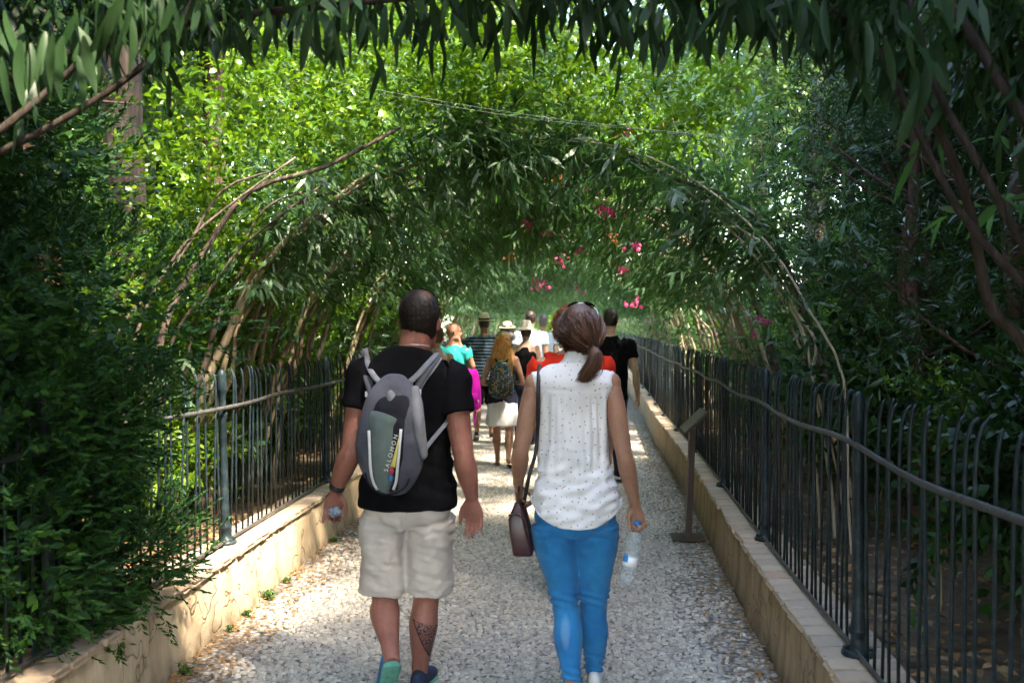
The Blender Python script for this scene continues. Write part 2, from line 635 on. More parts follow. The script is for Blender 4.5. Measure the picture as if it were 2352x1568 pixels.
lathe(bm, [(0.075, 0), (0.078, 0.008), (0.07, 0.018), (0.05, 0.022)], n=14)
for k in range(4):
    a = PI / 4 + k * PI / 2
    lathe(bm, [(0.009, 0.015), (0.009, 0.028), (0.004, 0.031)], n=6, c=(0.06 * math.cos(a), 0.06 * math.sin(a), 0))
PLATE_ME = bm_mesh(bm, 'base_plate')
PLATE_ME.materials.append(MATS['mat_iron'])

def fence(side, posts):
    fx = (lambda y: xl(y) - 0.125) if side < 0 else (lambda y: xr(y) + 0.125)
    lab = 'dark iron picket fence on the cream wall, partly swallowed by the conifer' if side < 0 else 'dark iron picket fence on the brown wall behind the information stand'
    root = thing('iron_fence', lab, 'fence', (fx(4), 4.0, TOP))
    ox = root.location.x
    for y in posts:
        o = link('post', POST_ME, root)
        o.location = (fx(y) - ox, y - 4, 0.004)
        o.rotation_euler = (random.uniform(-.015, .015), random.uniform(-.02, .02), random.random())
        o.scale = (.84, .84, 1)
        p = link('base_plate', PLATE_ME, o)
        p.location = (0, 0, 0.0)
    y = 0.4
    n = 0
    far = []
    while y < 50:
        if min(abs(y - p) for p in posts) > 0.055:
            if n < 296:
                o = link('picket', pk[random.randrange(6)], root, smooth=True)
                o.location = (fx(y) - ox + random.uniform(-.004, .004), y - 4, 0.012 + random.uniform(-.006, .01))
                o.rotation_euler = (random.uniform(-.018, .018), random.uniform(-.02, .02), 0 if side > 0 else PI)
                n += 1
            else:
                far.append(y)
        y += 0.094 * random.uniform(0.93, 1.07)
    bm = bmesh.new()
    for y in far:
        box(bm, (fx(y) - ox, y - 4, 0.49), (0.014, 0.016, 0.98))
    stuff(link('far_pickets', bm_mesh(bm, 'far'), root, MATS['mat_iron'], smooth=False))
    # upper rail, bent between the posts
    bm = bmesh.new()
    pts, k = [], 0
    yy = np.arange(0.3, 50, 0.22)
    for y in yy:
        pts.append((fx(y) - ox - side * (0.017 + 0.012 * mnoise.noise((y * 0.9, side, 0))), y - 4, 0.80 + 0.020 * math.sin(y * PI / 1.0 + side) * 0.5 + 0.016 * mnoise.noise((y * 1.1, side, 4))))
    loft(bm, pts, [(0.008, 0.0125)] * len(pts), n=8, sub=1)
    link('upper_rail', bm_mesh(bm, 'rail'), root, MATS['mat_rail'])
    bm = bmesh.new()
    pts = [(fx(y) - ox - side * 0.016, y - 4, 0.028 + 0.006 * mnoise.noise((y * 1.3, side, 9))) for y in yy]
    loft(bm, pts, [(0.008, 0.010)] * len(pts), n=6, sub=1)
    link('lower_rail', bm_mesh(bm, 'rail'), root, MATS['mat_rail'])
    return root
fence(-1, [1.6, 3.72, 5.66, 7.95, 10.0, 12.1, 14.2, 16.3, 18.4, 20.5, 24.7, 28.9, 33, 37.2, 41.4, 45.6])
fence(1, [1.85, 3.92, 5.97, 7.95, 10.05, 12.05, 14.0, 15.95, 18.0, 20.1, 24.3, 28.5, 32.7, 36.9, 41, 45])

# --- information stand: base plate, post, tilted panel facing the walk
t = NT('mat_brown_metal')
v = t.coord('Object')
t.bsdf(t.ramp(t.noise(v, 9, 6), [(0.3, (0.026, 0.011, 0.008)), (0.7, (0.042, 0.019, 0.014))]), rough=0.5, bump=t.noise(v, 60, 4), bump_d=0.002)
mat_simple('mat_panel_face', (0.10, 0.085, 0.08), (0.06, 0.05, 0.048), 5, 0.3)
st = thing('information_stand', 'slim brown metal information stand with tilted reading panel by the right wall', 'sign', (0.80, 7.75, 0.012))
bm = bmesh.new()
box(bm, (0, 0, 0.006), (0.25, 0.26, 0.010), bevel=0.002)
link('base_plate', bm_mesh(bm), st, MATS['mat_brown_metal'], False)
bm = bmesh.new()
box(bm, (0.02, 0, 0.43), (0.046, 0.09, 0.84), Matrix.Rotation(R(2.0), 4, 'Y'), bevel=0.003)
link('post', bm_mesh(bm), st, MATS['mat_brown_metal'], False)
rotp = Matrix.Rotation(R(-44), 4, 'Y')
bm = bmesh.new()
box(bm, (0.045, 0, 0.90), (0.24, 0.42, 0.016), rotp, bevel=0.003)
pn = link('panel', bm_mesh(bm), st, MATS['mat_brown_metal'], False)
bm = bmesh.new()
box(bm, Vector((0.045, 0, 0.90)) + rotp @ Vector((0, 0, 0.0105)), (0.215, 0.395, 0.004), rotp)
link('face', bm_mesh(bm), pn, MATS['mat_panel_face'], False)

# ================================================================== vegetation
mat_leaf('leaf_oleander', [(0.022, 0.060, 0.026), (0.050, 0.115, 0.055), (0.095, 0.165, 0.095), (0.035, 0.09, 0.034), (0.15, 0.21, 0.14)], (0.12, 0.30, 0.03), 0.46, 0.34, 0.6)
mat_leaf('leaf_bright', [(0.025, 0.085, 0.008), (0.065, 0.16, 0.010), (0.13, 0.23, 0.012), (0.03, 0.095, 0.016), (0.18, 0.26, 0.016)], (0.14, 0.28, 0.005), 0.42, 0.36, 0.5)
mat_leaf('leaf_tree', [(0.04, 0.095, 0.02), (0.07, 0.14, 0.025), (0.10, 0.17, 0.035), (0.05, 0.11, 0.025)], (0.13, 0.25, 0.02), 0.4, 0.45, 0.4)
mat_leaf('leaf_shrub', [(0.025, 0.07, 0.02), (0.045, 0.10, 0.025), (0.075, 0.15, 0.03)], (0.07, 0.17, 0.02), 0.32, 0.45, 0.4)
mat_leaf('leaf_conifer', [(0.007, 0.032, 0.016), (0.012, 0.046, 0.020), (0.022, 0.068, 0.014), (0.035, 0.095, 0.012)], (0.035, 0.11, 0.008), 0.22, 0.55, 0.3)
mat_leaf('leaf_podocarp', [(0.006, 0.024, 0.006), (0.010, 0.034, 0.008), (0.018, 0.060, 0.010), (0.009, 0.030, 0.009)], (0.03, 0.10, 0.010), 0.16, 0.38, 0.5)
mat_leaf('leaf_near_shaded', [(0.010, 0.030, 0.012), (0.016, 0.042, 0.016), (0.024, 0.056, 0.018)], (0.025, 0.07, 0.012), 0.2, 0.42, 0.45)  # darker copy of the oleander leaf, its shade put into the colour
mat_leaf('leaf_dead', [(0.30, 0.17, 0.08), (0.22, 0.12, 0.05), (0.36, 0.25, 0.14), (0.16, 0.09, 0.05), (0.40, 0.20, 0.07)], (0.3, 0.15, 0.05), 0.1, 0.8, 0.2)
mat_leaf('petal_pink', [(0.58, 0.05, 0.20), (0.70, 0.12, 0.30), (0.80, 0.25, 0.42)], (0.75, 0.06, 0.25), 0.3, 0.5, 0.3)
mat_leaf('petal_dry', [(0.32, 0.10, 0.035), (0.22, 0.07, 0.03), (0.42, 0.18, 0.07)], (0.35, 0.1, 0.03), 0.2, 0.7, 0.2)

def mat_bark(name, a, b, c3, sc=10):
    t = NT(name)
    v = t.coord('Object', (1, 1, 0.18))
    f = t.noise(v, sc * 3, 7, 0.65)
    col = t.ramp(f, [(0.3, a), (0.52, b), (0.75, c3)])
    t.bsdf(col, rough=0.9, bump=f, bump_d=0.02, bump_s=0.8, spec=0.2)
    return t.m
mat_bark('bark_stem', (0.12, 0.085, 0.055), (0.30, 0.235, 0.16), (0.42, 0.34, 0.24), 6)
mat_bark('bark_pale', (0.30, 0.24, 0.17), (0.48, 0.40, 0.30), (0.60, 0.52, 0.40), 6)
mat_bark('bark_red', (0.03, 0.016, 0.012), (0.085, 0.044, 0.034), (0.16, 0.09, 0.068), 8)
mat_bark('bark_dark', (0.012, 0.009, 0.007), (0.04, 0.03, 0.024), (0.085, 0.065, 0.052), 9)
mat_bark('bark_grey', (0.04, 0.03, 0.025), (0.12, 0.09, 0.075), (0.22, 0.17, 0.14), 9)

TMPL = {
    'lance': (np.array([0, .32, .32, .68, .68, 1.0]), np.array([0, -.5, .5, -.42, .42, 0]), [(0, 2, 1), (1, 2, 4, 3), (3, 4, 5)]),
    'dia': (np.array([0, .45, .45, 1.0]), np.array([0, -.5, .5, 0]), [(0, 2, 3, 1)]),
}

def nrm(a):
    return a / np.maximum(np.linalg.norm(a, axis=-1, keepdims=True), 1e-9)

def leaf_mesh(name, parts, tmpl='lance', bend=0.18, fold=0.12):
    P, D, N, L, W = [np.concatenate([p[i] for p in parts]) for i in range(5)]
    tt, ww, faces = TMPL[tmpl]
    D = nrm(D)
    S = nrm(np.cross(D, N))
    N = np.cross(S, D)
    n = len(P)
    V = (P[:, None] + D[:, None] * (tt[None, :, None] * L[:, None, None]) + S[:, None] * (ww[None, :, None] * W[:, None, None])
         + N[:, None] * ((np.abs(ww)[None, :, None] * fold * W[:, None, None] * 2) - (tt ** 2)[None, :, None] * bend * L[:, None, None]))
    lp = np.array([i for f in faces for i in f])
    lt = np.array([len(f) for f in faces])
    m = len(tt)
    return np_mesh(name, V.reshape(-1, 3), (lp[None] + m * np.arange(n)[:, None]).ravel(), np.tile(lt, n))

def shoots(B, A, ls, k, L, W, ang=50, droop=0.0, curve=0.0, flat=False, r=rng):
    """k leaves along each shoot"""
    n = len(B)
    A = nrm(A)
    up = np.tile(np.array([0.0, 0, 1]), (n, 1)) + r.normal(0, .25, (n, 3))
    X = nrm(np.cross(A, up))
    Y = np.cross(X, A)
    ls = np.broadcast_to(ls, (n,)) * r.uniform(0.7, 1.3, n)
    s = np.linspace(0.08, 1.0, k)[None, :] + r.uniform(-.04, .04, (n, k))
    P = B[:, None] + A[:, None] * (s * ls[:, None])[..., None]
    P[..., 2] -= curve * (s ** 2) * ls[:, None]
    if flat:
        phi = np.where(np.arange(k) % 2 == 0, 0.0, PI)[None] + r.normal(0, .25, (n, k))
    else:
        phi = (np.arange(k) * 2.4)[None] + r.uniform(0, 6.28, (n, 1)) + r.normal(0, .3, (n, k))
    rad = X[:, None] * np.cos(phi)[..., None] + Y[:, None] * np.sin(phi)[..., None]
    an = np.radians(ang * r.uniform(0.7, 1.25, (n, k)) * (1.1 - 0.45 * s))
    D = A[:, None] * np.cos(an)[..., None] + rad * np.sin(an)[..., None]
    D[..., 2] -= droop
    N = np.cross(D, np.cross(A[:, None] + r.normal(0, .3, (n, k, 3)), D)) + r.normal(0, .15, (n, k, 3))
    N[..., 2] += 0.35
    LL = L * r.uniform(0.6, 1.25, (n, k))
    WW = W * r.uniform(0.75, 1.2, (n, k)) * LL / L
    f = lambda a: a.reshape(-1, 3)
    return f(P), f(D), f(N), LL.ravel(), WW.ravel()

def crown_pts(clumps, n, r, shell=0.55):
    """points and outward directions through a set of ellipsoids (cx,cy,cz,rx,ry,rz)"""
    C = np.array(clumps, float)
    w = (C[:, 3] * C[:, 4] * C[:, 5]) ** (2 / 3)
    idx = r.choice(len(C), n, p=w / w.sum())
    d = nrm(r.normal(0, 1, (n, 3)))
    rad = shell + (1 - shell) * r.random(n) ** 0.6
    rad *= 1 + 0.12 * r.normal(0, 1, n)
    P = C[idx, :3] + d * C[idx, 3:] * rad[:, None]
    O = nrm(d / C[idx, 3:])
    return P, O

def wiggly(pts, amp, r):
    return [tuple(np.array(p) + r.normal(0, amp, 3)) for p in pts]

def tube_mesh(pts, rads, n=8, sub=4):
    bm = bmesh.new()
    loft(bm, pts, rads, n=n, sub=sub)
    return bm_mesh(bm, 'tube')

# ------------------------------------------------------------------ oleander tunnel
AX = -0.47            # axis of the tunnel
ARC_A, ARC_B, ARC_Z = 1.92, 1.72, 0.83     # inner half width, rise, spring height above the bed
BASE_X = 2.22         # stems stand this far from the axis

def arch_pt(th, r, y):
    return np.stack([BASE_X - (ARC_A + r) * np.cos(th), y, ARC_Z + (ARC_B + r) * np.sin(th)], -1)

def oleander_mesh(seed, n_in=310, n_out=130, n_low=70):
    r = np.random.default_rng(seed)
    parts = []
    # hanging inner leaves
    th = np.radians(r.uniform(28, 98, n_in)); rr = r.uniform(-.10, .25, n_in); y = np.clip(r.normal(0, .21, n_in), -.8, .8)
    B = arch_pt(th, rr, y)
    T = np.stack([np.sin(th), 0 * th, np.cos(th)], -1)
    parts.append(shoots(B, T + r.normal(0, .6, (n_in, 3)) + np.array([0, -.15, -.25]), 0.30, 11, 0.14, 0.023, 55, 0.75, 0.15, r=r))
    # outer, upright
    th = np.radians(r.uniform(18, 102, n_out)); rr = r.uniform(.15, .6, n_out); y = np.clip(r.normal(0, .30, n_out), -.85, .85)
    B = arch_pt(th, rr, y)
    O = np.stack([-np.cos(th), 0 * th, np.sin(th)], -1)
    parts.append(shoots(B, O + r.normal(0, .5, (n_out, 3)) + np.array([0, 0, .4]), 0.30, 11, 0.135, 0.024, 45, 0.1, 0, r=r))
    # sparse low side shoots
    th = np.radians(r.uniform(-8, 28, n_low)); rr = r.uniform(-.02, .45, n_low); y = np.clip(r.normal(0, .4, n_low), -.85, .85)
    B = arch_pt(th, rr, y)
    parts.append(shoots(B, r.normal(0, .6, (n_low, 3)) + np.array([.1, -.1, .6]), 0.27, 10, 0.13, 0.023, 48, 0.25, 0, r=r))
    me = leaf_mesh('oleander_foliage', parts)
    me.materials.append(MATS['leaf_oleander'])
    return me

def stem_meshes(seed, n, mat='bark_stem', kr=1.0):
    r = np.random.default_rng(seed)
    out = []
    for i in range(n):
        bx, by = r.uniform(-.15, .15), r.normal(0, .3)
        lean = r.uniform(-.2, .2) - by * .6
        end = r.uniform(48, 92)
        pts = [(bx, by, -.12), (bx + .03, by + .06 * lean, 0.35)]
        for a in np.linspace(6, end, 6):
            p = arch_pt(np.radians(np.array([a])), np.array([.06]), np.array([by + lean * a / 90]))[0]
            pts.append(tuple(p + r.normal(0, .03, 3)))
        r0 = r.uniform(.014, .028) * kr
        me = tube_mesh(pts, list(np.linspace(r0, r0 * .4, len(pts))), 7, 3)
        me.materials.append(MATS[mat])
        out.append(me)
    return out

OLE = [oleander_mesh(s) for s in (1, 2, 3)]
for m_ in OLE:
    m_.polygons.foreach_set('use_smooth', np.zeros(len(m_.polygons), dtype=bool))
STEMS = [stem_meshes(20 + s, 6, 'bark_stem') for s in range(3)]
PALE = stem_meshes(31, 5, 'bark_pale', .6)
THICK = stem_meshes(36, 3, 'bark_stem', 1.6)
BUSH = []
OLE_LABEL = 'oleander bush with many leaning stems bent over the walk as part of the tunnel'
ORD = 'first second third fourth fifth sixth seventh eighth ninth tenth eleventh twelfth thirteenth fourteenth fifteenth sixteenth seventeenth eighteenth nineteenth twentieth twenty-first twenty-second twenty-third twenty-fourth twenty-fifth twenty-sixth twenty-seventh twenty-eighth twenty-ninth thirtieth thirty-first thirty-second thirty-third thirty-fourth thirty-fifth'.split()
WSIDE = {-1: 'cream', 1: 'brown'}
def bush(side, y, var, stems, label=OLE_LABEL, group='oleander bushes forming the tunnel', scale=1.0, foliage=True):
    b = thing('oleander_bush', label, 'bush', (AX + side * BASE_X, y, BED_Z - 0.05), 0 if side < 0 else PI, group)
    b.scale = (1, 1, scale)
    if foliage:
        link('foliage', OLE[var % 3], b, smooth=False)
    for m in stems:
        link('stem', m, b)
    BUSH.append((side, y, b))
    return b
y = 6.5
i = 0
while y < 50:
    for side in (-1, 1):
        st_ = STEMS[(i + (side > 0)) % 3]
        if side > 0 and i == 0:
            st_ = PALE
        if side < 0 and i < 2:
            st_ = THICK[:3] + st_[:4]
        ns = 7 if y < 12 else (4 if y < 25 else 2)
        bush(side, y + random.uniform(-.25, .25), i + (side > 0), st_[:ns], label='oleander bush bent over the walk, %s from the tunnel mouth along the %s wall' % (ORD[i], WSIDE[side]), scale=random.uniform(0.97, 1.03))
    i += 1
    y += 1.85 if y < 20 else 1.95
# the walk goes on behind the viewer under the same planting
for kb, y in enumerate((1.1, -0.7, -2.4)):
    for side in (-1, 1):
        bush(side, y, int(y * 3) + (side > 0) + 9, STEMS[0][:3], label='oleander bush bent over the walk before the hanging leaves, %s on the %s side' % (ORD[kb], WSIDE[side]), group='oleander bushes forming the tunnel', scale=1.03)

# flowers on the tunnel
def flower_mesh(seed, dry=False):
    r = np.random.default_rng(seed)
    n = 11 if not dry else 14
    c = r.normal(0, 1, (n, 3)) * (0.042 if not dry else 0.05)
    P, D, N, L, W = [], [], [], [], []
    for p in c:
        ax = nrm(r.normal(0, 1, 3) + np.array([0, -1.2, .2]))
        u = nrm(np.cross(ax, [0, 0, 1.0])); w = np.cross(ax, u)
        for k in range(5):
            a = 2 * PI * k / 5
            P.append(p); D.append(u * math.cos(a) + w * math.sin(a) + ax * .35); N.append(ax)
            L.append(.03 if not dry else .018); W.append(.026 if not dry else .012)
    me = leaf_mesh('flower', [(np.array(P), np.array(D), np.array(N), np.array(L), np.array(W))], bend=.1)
    me.materials.append(MATS['petal_dry' if dry else 'petal_pink'])
    return me
FL = [flower_mesh(s) for s in range(4)]
FD = [flower_mesh(s + 10, True) for s in range(3)]
def arch_hit(px, py):
    d = ray(px, py)
    lo = None
    for s in np.arange(7.2, 48, 0.04):
        p = Vector((0, 0, CAM_H)) + d * (s / d.y)
        e = ((p.x - AX) / (ARC_A - .33)) ** 2 + ((p.z - (BED_Z - .05 + ARC_Z)) / (ARC_B - .33)) ** 2
        if e > 1:
            return p
    return None
def put_flower(px, py, me, name='flower_cluster', Y=None, sc=.72):
    p = on_y(px, py, Y) if Y else arch_hit(px, py)
    if p is None:
        return
    side = -1 if p.x < AX else 1
    b = min((q for q in BUSH if q[0] == side), key=lambda q: abs(q[1] - p.y))[2]
    o = stuff(link(name, me, b, smooth=False))
    loc = Matrix.Rotation(-b.rotation_euler.z, 3, 'Z') @ (p - b.location)
    o.location = (loc.x, loc.y, loc.z / b.scale.z)
    s = sc * min(2.2, max(1.0, p.y / 9))
    o.scale = (s, s, s / b.scale.z)
    o.rotation_euler = (0, 0, random.uniform(-.6, .6))
for k, (px, py) in enumerate([(1190, 287), (1435, 305), (1240, 388), (1358, 430), (1385, 480), (1402, 492), (1210, 515), (1270, 535), (1330, 575), (1455, 568), (1285, 600), (1232, 645), (1250, 655), (1242, 662), (1325, 662), (1460, 698), (1433, 620), (1275, 318), (1525, 297)]):
    put_flower(px, py, FL[k % 4])
for k, (px, py) in enumerate([(1210, 540), (1175, 590), (1165, 598), (1405, 545), (1405, 600), (1395, 592), (1280, 420), (1283, 400), (1060, 335), (1540, 290), (1270, 590)]):
    put_flower(px, py, FD[k % 3], 'dried_flower_cluster')
for px, py in ((1745, 738), (1732, 770), (1755, 742)):
    put_flower(px, py, FL[1], Y=8.2)

# ------------------------------------------------------------------ bright climber over the first arches
def climber_mesh(seed, th0, th1, n, r0=.12, r1=.75):
    r = np.random.default_rng(seed)
    th = np.radians(r.uniform(th0, th1, n)); rr = r.uniform(r0, r1, n) + .1 * np.sin(th * 9); y = r.uniform(-.8, .8, n)
    B = arch_pt(th, rr, y)
    O = np.stack([-np.cos(th), 0 * th - .25, np.sin(th)], -1)
    part = shoots(B, O + r.normal(0, .75, (n, 3)), 0.2, 12, 0.052, 0.026, 55, 0.12, 0.1, r=r)
    me = leaf_mesh('climber_foliage', [part], fold=.2)
    me.materials.append(MATS['leaf_bright'])
    return me
CL = [climber_mesh(41, 22, 104, 900), climber_mesh(42, 30, 104, 800)]
CLR = climber_mesh(47, 60, 104, 480)
CLOW = climber_mesh(43, -6, 40, 300, -.02, .35)
twig = stem_meshes(55, 3, 'bark_grey')
def climber(side, y, me, label):
    b = thing('climbing_shrub', label, 'shrub', (AX + side * (BASE_X + .12), y, BED_Z - .05), 0 if side < 0 else PI, 'small leaved shrubs over the first arches')
    link('foliage', me, b, smooth=False)
    for m in twig:
        link('stem', m, b)
    return b
CLAB = 'bright yellow-green small leaved shrub climbing over the mouth of the tunnel'
for k, (sd_, y_, m_) in enumerate([(-1, 6.1, 0), (-1, 7.7, 1), (-1, 9.4, 0), (1, 6.3, 1), (1, 8.0, 0)]):
    climber(sd_, y_, CL[m_] if sd_ < 0 else CLR, 'bright small leaved shrub over the tunnel roof, %s from its mouth, %s wall side' % (ORD[k % 3], WSIDE[sd_]))
for k, (sd_, y_) in enumerate([(-1, 11.3), (-1, 12.9), (1, 9.7), (1, 11.3), (1, 12.9)]):  # added on the roof to keep sun patches off the walkers
    climber(sd_, y_, CLR, 'added small leaved shrub shading walkers from the tunnel roof, %s on %s wall side' % (ORD[k % 3 if k < 2 else k - 2], WSIDE[sd_]))
for k, yy_ in enumerate((6.9, 8.3, 9.8, 11.4, 13.0, 15.0)):
    climber(-1, yy_, CLOW, 'low yellow-green creeper among leaning stems above the cream wall, %s from the conifer' % ORD[k])

# ------------------------------------------------------------------ trees and shrubs around
def tree(seed, name, clumps, trunk, n, leaf, mat, bark, k=9, tmpl='lance', limbs=5, sl=.35, ang=50, droop=.1):
    """meshes: (trunk, crown)"""
    r = np.random.default_rng(seed)
    P, O = crown_pts(clumps, n, r)
    part = shoots(P, O + r.normal(0, .55, (n, 3)) + np.array([0, 0, .15]), sl, k, leaf[0], leaf[1], ang, droop, 0.1, r=r)
    crown = leaf_mesh(name + '_crown', [part], tmpl)
    crown.materials.append(MATS[mat])
    bm = bmesh.new()
    loft(bm, trunk[0], trunk[1], n=10, sub=4)
    top = np.array(trunk[0][-1])
    mid = np.array(trunk[0][len(trunk[0]) // 2])
    for i in range(limbs):
        c = np.array(clumps[i % len(clumps)][:3])
        a = mid + (top - mid) * r.random()
        r1 = trunk[1][-1] * r.uniform(.5, .8)
        m1 = a + (c - a) * .5 + r.normal(0, .12, 3)
        loft(bm, [tuple(a), tuple(m1), tuple(c + r.normal(0, .1, 3))], [r1, r1 * .7, r1 * .3], n=6, sub=3)
    tm = bm_mesh(bm, name + '_trunk')
    tm.materials.append(MATS[bark])
    return tm, crown

def plant(name, label, cat, loc, meshes, rz=0.0, sc=1.0, group=None):
    b = thing(name, label, cat, loc, rz, group)
    b.scale = (sc, sc, sc)
    link('trunk', meshes[0], b)
    link('crown', meshes[1], b, smooth=False)
    return b

def clump_set(seed, n, c, R_, r0, r1):
    r = np.random.default_rng(seed)
    out = []
    for i in range(n):
        d = r.normal(0, 1, 3); d /= np.linalg.norm(d)
        q = np.array(c) + d * np.array(R_) * r.uniform(.35, 1)
        s = r.uniform(r0, r1)
        out.append((q[0], q[1], q[2], s, s, s * .8))
    return out

TREES = []
for s in range(3):
    cl = clump_set(60 + s, 15, (0, 0, 4.6), (1.7, 1.7, 2.2), .75, 1.25)
    TREES.append(tree(70 + s, 'tree', cl, ([(0, 0, -.2), (.1, .05, 1.2), (-.05, .1, 2.6), (0, 0, 4.6)], [.17, .14, .11, .06]), 1900, (.085, .042), 'leaf_tree', 'bark_grey', 9, 'lance', 7, .4))
SHR = []
for s in range(3):
    cl = clump_set(80 + s, 7, (0, 0, .75), (.5, .5, .5), .35, .55)
    SHR.append(tree(84 + s, 'shrub', cl, ([(0, 0, -.1), (.05, .02, .3), (0, 0, .8)], [.03, .025, .012]), 480, (.07, .032), 'leaf_shrub' if s else 'leaf_bright', 'bark_stem', 9, 'lance', 4, .22))

DSHR = tree(88, 'shrub', clump_set(82, 8, (0, 0, .78), (.5, .5, .55), .35, .55), ([(0, 0, -.1), (.05, .02, .3), (0, 0, .8)], [.03, .025, .012]), 620, (.07, .032), 'leaf_podocarp', 'bark_dark', 9, 'lance', 4, .22)
TLAB = 'broadleaf tree rising behind the tunnel with green crown over the walk'
spots_t = [(-4.2, 14.5, 1.25), (3.6, 15.5, 1.3), (-3.9, 19, 1.45), (3.4, 19.5, 1.5), (-5.2, 10.5, 1.0), (-6.0, 13.5, 1.1), (-4.6, 17.0, 1.15), (6.2, 12.0, 1.0), (5.6, 16.5, 1.2), (-4.6, 21, 1.3), (5.0, 21, 1.3), (-3.8, 25, 1.5), (3.2, 26, 1.5), (-3.6, 31, 1.7), (2.9, 33, 1.7), (-6.5, 34, 1.7), (6, 36, 1.7), (-8, 16, 1.3), (-8.5, 23, 1.5), (8.5, 15, 1.3), (8, 22, 1.5), (-7.5, 8.5, 1.2), (-7.8, 4.2, 1.1), (7, 9.5, 1.2), (6.2, 5.2, 1.1), (-11, 12, 1.6), (11, 14, 1.6), (-11.5, 5.5, 1.6), (10.5, 7, 1.6), (-5.2, 46, 1.9), (4.5, 45, 1.9)]
cnt_t = {}
spots_t.sort(key=lambda q: q[1])
for i, (x, y, s) in enumerate(spots_t):
    if abs(x - AX) < 3.0:
        x = AX + math.copysign(3.2, x - AX)
    cnt_t[x > 0] = cnt_t.get(x > 0, -1) + 1
    plant('broadleaf_tree', 'broadleaf tree rising behind the tunnel, %s one on the %s wall side going away' % (ORD[cnt_t[x > 0]], WSIDE[1 if x > 0 else -1]), 'tree', (x, y, BED_Z - .03), TREES[i % 3], random.uniform(0, 6.28), s, 'trees around the tunnel')
for i in range(7):
    plant('distant_tree', 'sunlit tree closing the far end of the walk beyond the tunnel', 'tree', (-6 + i * 2.0, 57 + (i % 2) * 2, 0), TREES[i % 3], i, 1.0, 'trees at the far end')
SLAB = 'low leafy shrub growing behind the iron fence under the trees'
shr_spots = [(-3.0, 6.3, .8), (-3.6, 7.6, 1.0), (-3.1, 9.0, .9), (-4.3, 6.9, 1.2), (-3.4, 10.6, 1.0), (-4.6, 9.0, 1.3), (-3.2, 12.6, 1.0), (-4.8, 5.0, 1.4), (-4.4, 12, 1.5), (-6, 7, 1.6), (2.9, 7.8, .9), (2.3, 9.4, 1.0), (3.6, 8.9, 1.3), (2.5, 11.2, 1.0), (2.6, 13.5, 1.1), (4.6, 10.5, 1.6), (5.6, 7.6, 1.6), (-6.2, 10, 1.8), (5.6, 13, 1.8)]
shr_spots += [(-6.4 - .4 * (k % 2), 1.5 + 2.1 * k, 2.5) for k in range(8)] + [(5.4 + .5 * (k % 2), 2.0 + 1.9 * k, 2.5) for k in range(9)]
shr_spots += [(-3.5 - .5 * (k % 2), 7.0 + 1.25 * k, 1.45) for k in range(8)] + [(2.9 + .5 * (k % 2), 8.6 + 1.3 * k, 1.45) for k in range(11)]
shr_spots += [(-4.9 - .6 * (k % 2), -1.0 - 2.1 * k, 2.5) for k in range(4)] + [(4.2 + .6 * (k % 2), -.6 - 2.1 * k, 2.5) for k in range(4)]  # rows behind the viewer, added to cut the light coming from there
shr_spots += [(2.2 + .45 * (k % 3), 1.8 + .8 * k, 1.02) for k in range(8)]
shr_spots.sort(key=lambda q: q[1])
cnt_s = {}
for i, (x, y, s) in enumerate(shr_spots):
    kind_ = (x > 0, s > 2)
    cnt_s[kind_] = cnt_s.get(kind_, -1) + 1
    SLAB = '%s shrub behind the %s fence, %s one going away along it' % ('tall dense' if s > 2 else 'low leafy', 'brown wall' if x > 0 else 'cream wall', ORD[cnt_s[kind_]])
    plant('shrub', SLAB, 'shrub', (x, y, BED_Z - .03), DSHR if s > 2 or s == 1.02 else SHR[0 if s == 1.45 else i % 3], random.uniform(0, 6.28), s, 'shrubs behind the fences')
SPRIG = tree(95, 'sprig', [(0, 0, 1.02, .13, .13, .12), (.08, -.05, .88, .10, .10, .09)], ([(0, 0, -.1), (.02, .01, .5), (0, 0, 1.0)], [.012, .009, .004]), 46, (.06, .024), 'leaf_bright', 'bark_stem', 8, 'lance', 2, .13)
plant('shrub', 'pale green sprig of leaves poking over the brown wall fence top', 'shrub', (1.72, 4.95, BED_Z - .03), SPRIG, 1.0, 1.0)

# left conifer, feathery sprays spilling over the wall
r_ = np.random.default_rng(90)
ccl = []
for z in np.linspace(.30, 2.45, 9):
    w = .98 if z < 1.6 else .98 - (z - 1.6) * .42
    for q in range(4):
        ccl.append((-.05 + r_.normal(0, .22), r_.uniform(-1.0, .30), z + r_.normal(0, .1), w * .60, .50, .34))
ccl += [(.38, -.85, .55, .26, .3, .35), (.36, -.8, 1.1, .26, .3, .35), (.30, -.7, 1.6, .3, .3, .35), (.42, -.4, .20, .24, .34, .2), (.40, -.1, .45, .28, .40, .3), (.38, -.35, .75, .28, .4, .3), (-.5, -.3, 2.3, .6, .7, .4), (-.9, .2, 1.9, .7, .8, .6)]
ccl = [(c[0] - .37 * c[1],) + tuple(c[1:]) for c in ccl]
P, O = crown_pts(ccl, 30000, r_, .8)
Cc = np.array(ccl)
dm = np.min(np.linalg.norm((P[:, None] - Cc[None, :, :3]) / Cc[None, :, 3:], axis=-1), 1)
keep = np.flatnonzero(dm > .66)[:10500]                 # fine sprays on the outside of the mass
P, O = P[keep], O[keep]
Pi, Oi = crown_pts(ccl, 5200, r_, .25)                  # coarser, older growth inside
di = np.min(np.linalg.norm((Pi[:, None] - Cc[None, :, :3]) / Cc[None, :, 3:], axis=-1), 1)
Pi, Oi = Pi[di < .8], Oi[di < .8]
A_ = O * .8 + r_.normal(0, .25, P.shape) + np.array([.05, -.15, .45])
part = shoots(P, A_, .11, 16, .034, .0105, 48, .02, .08, True, r=r_)
parti = shoots(Pi, Oi + r_.normal(0, .5, Pi.shape), .14, 9, .055, .026, 55, .02, .05, True, r=r_)
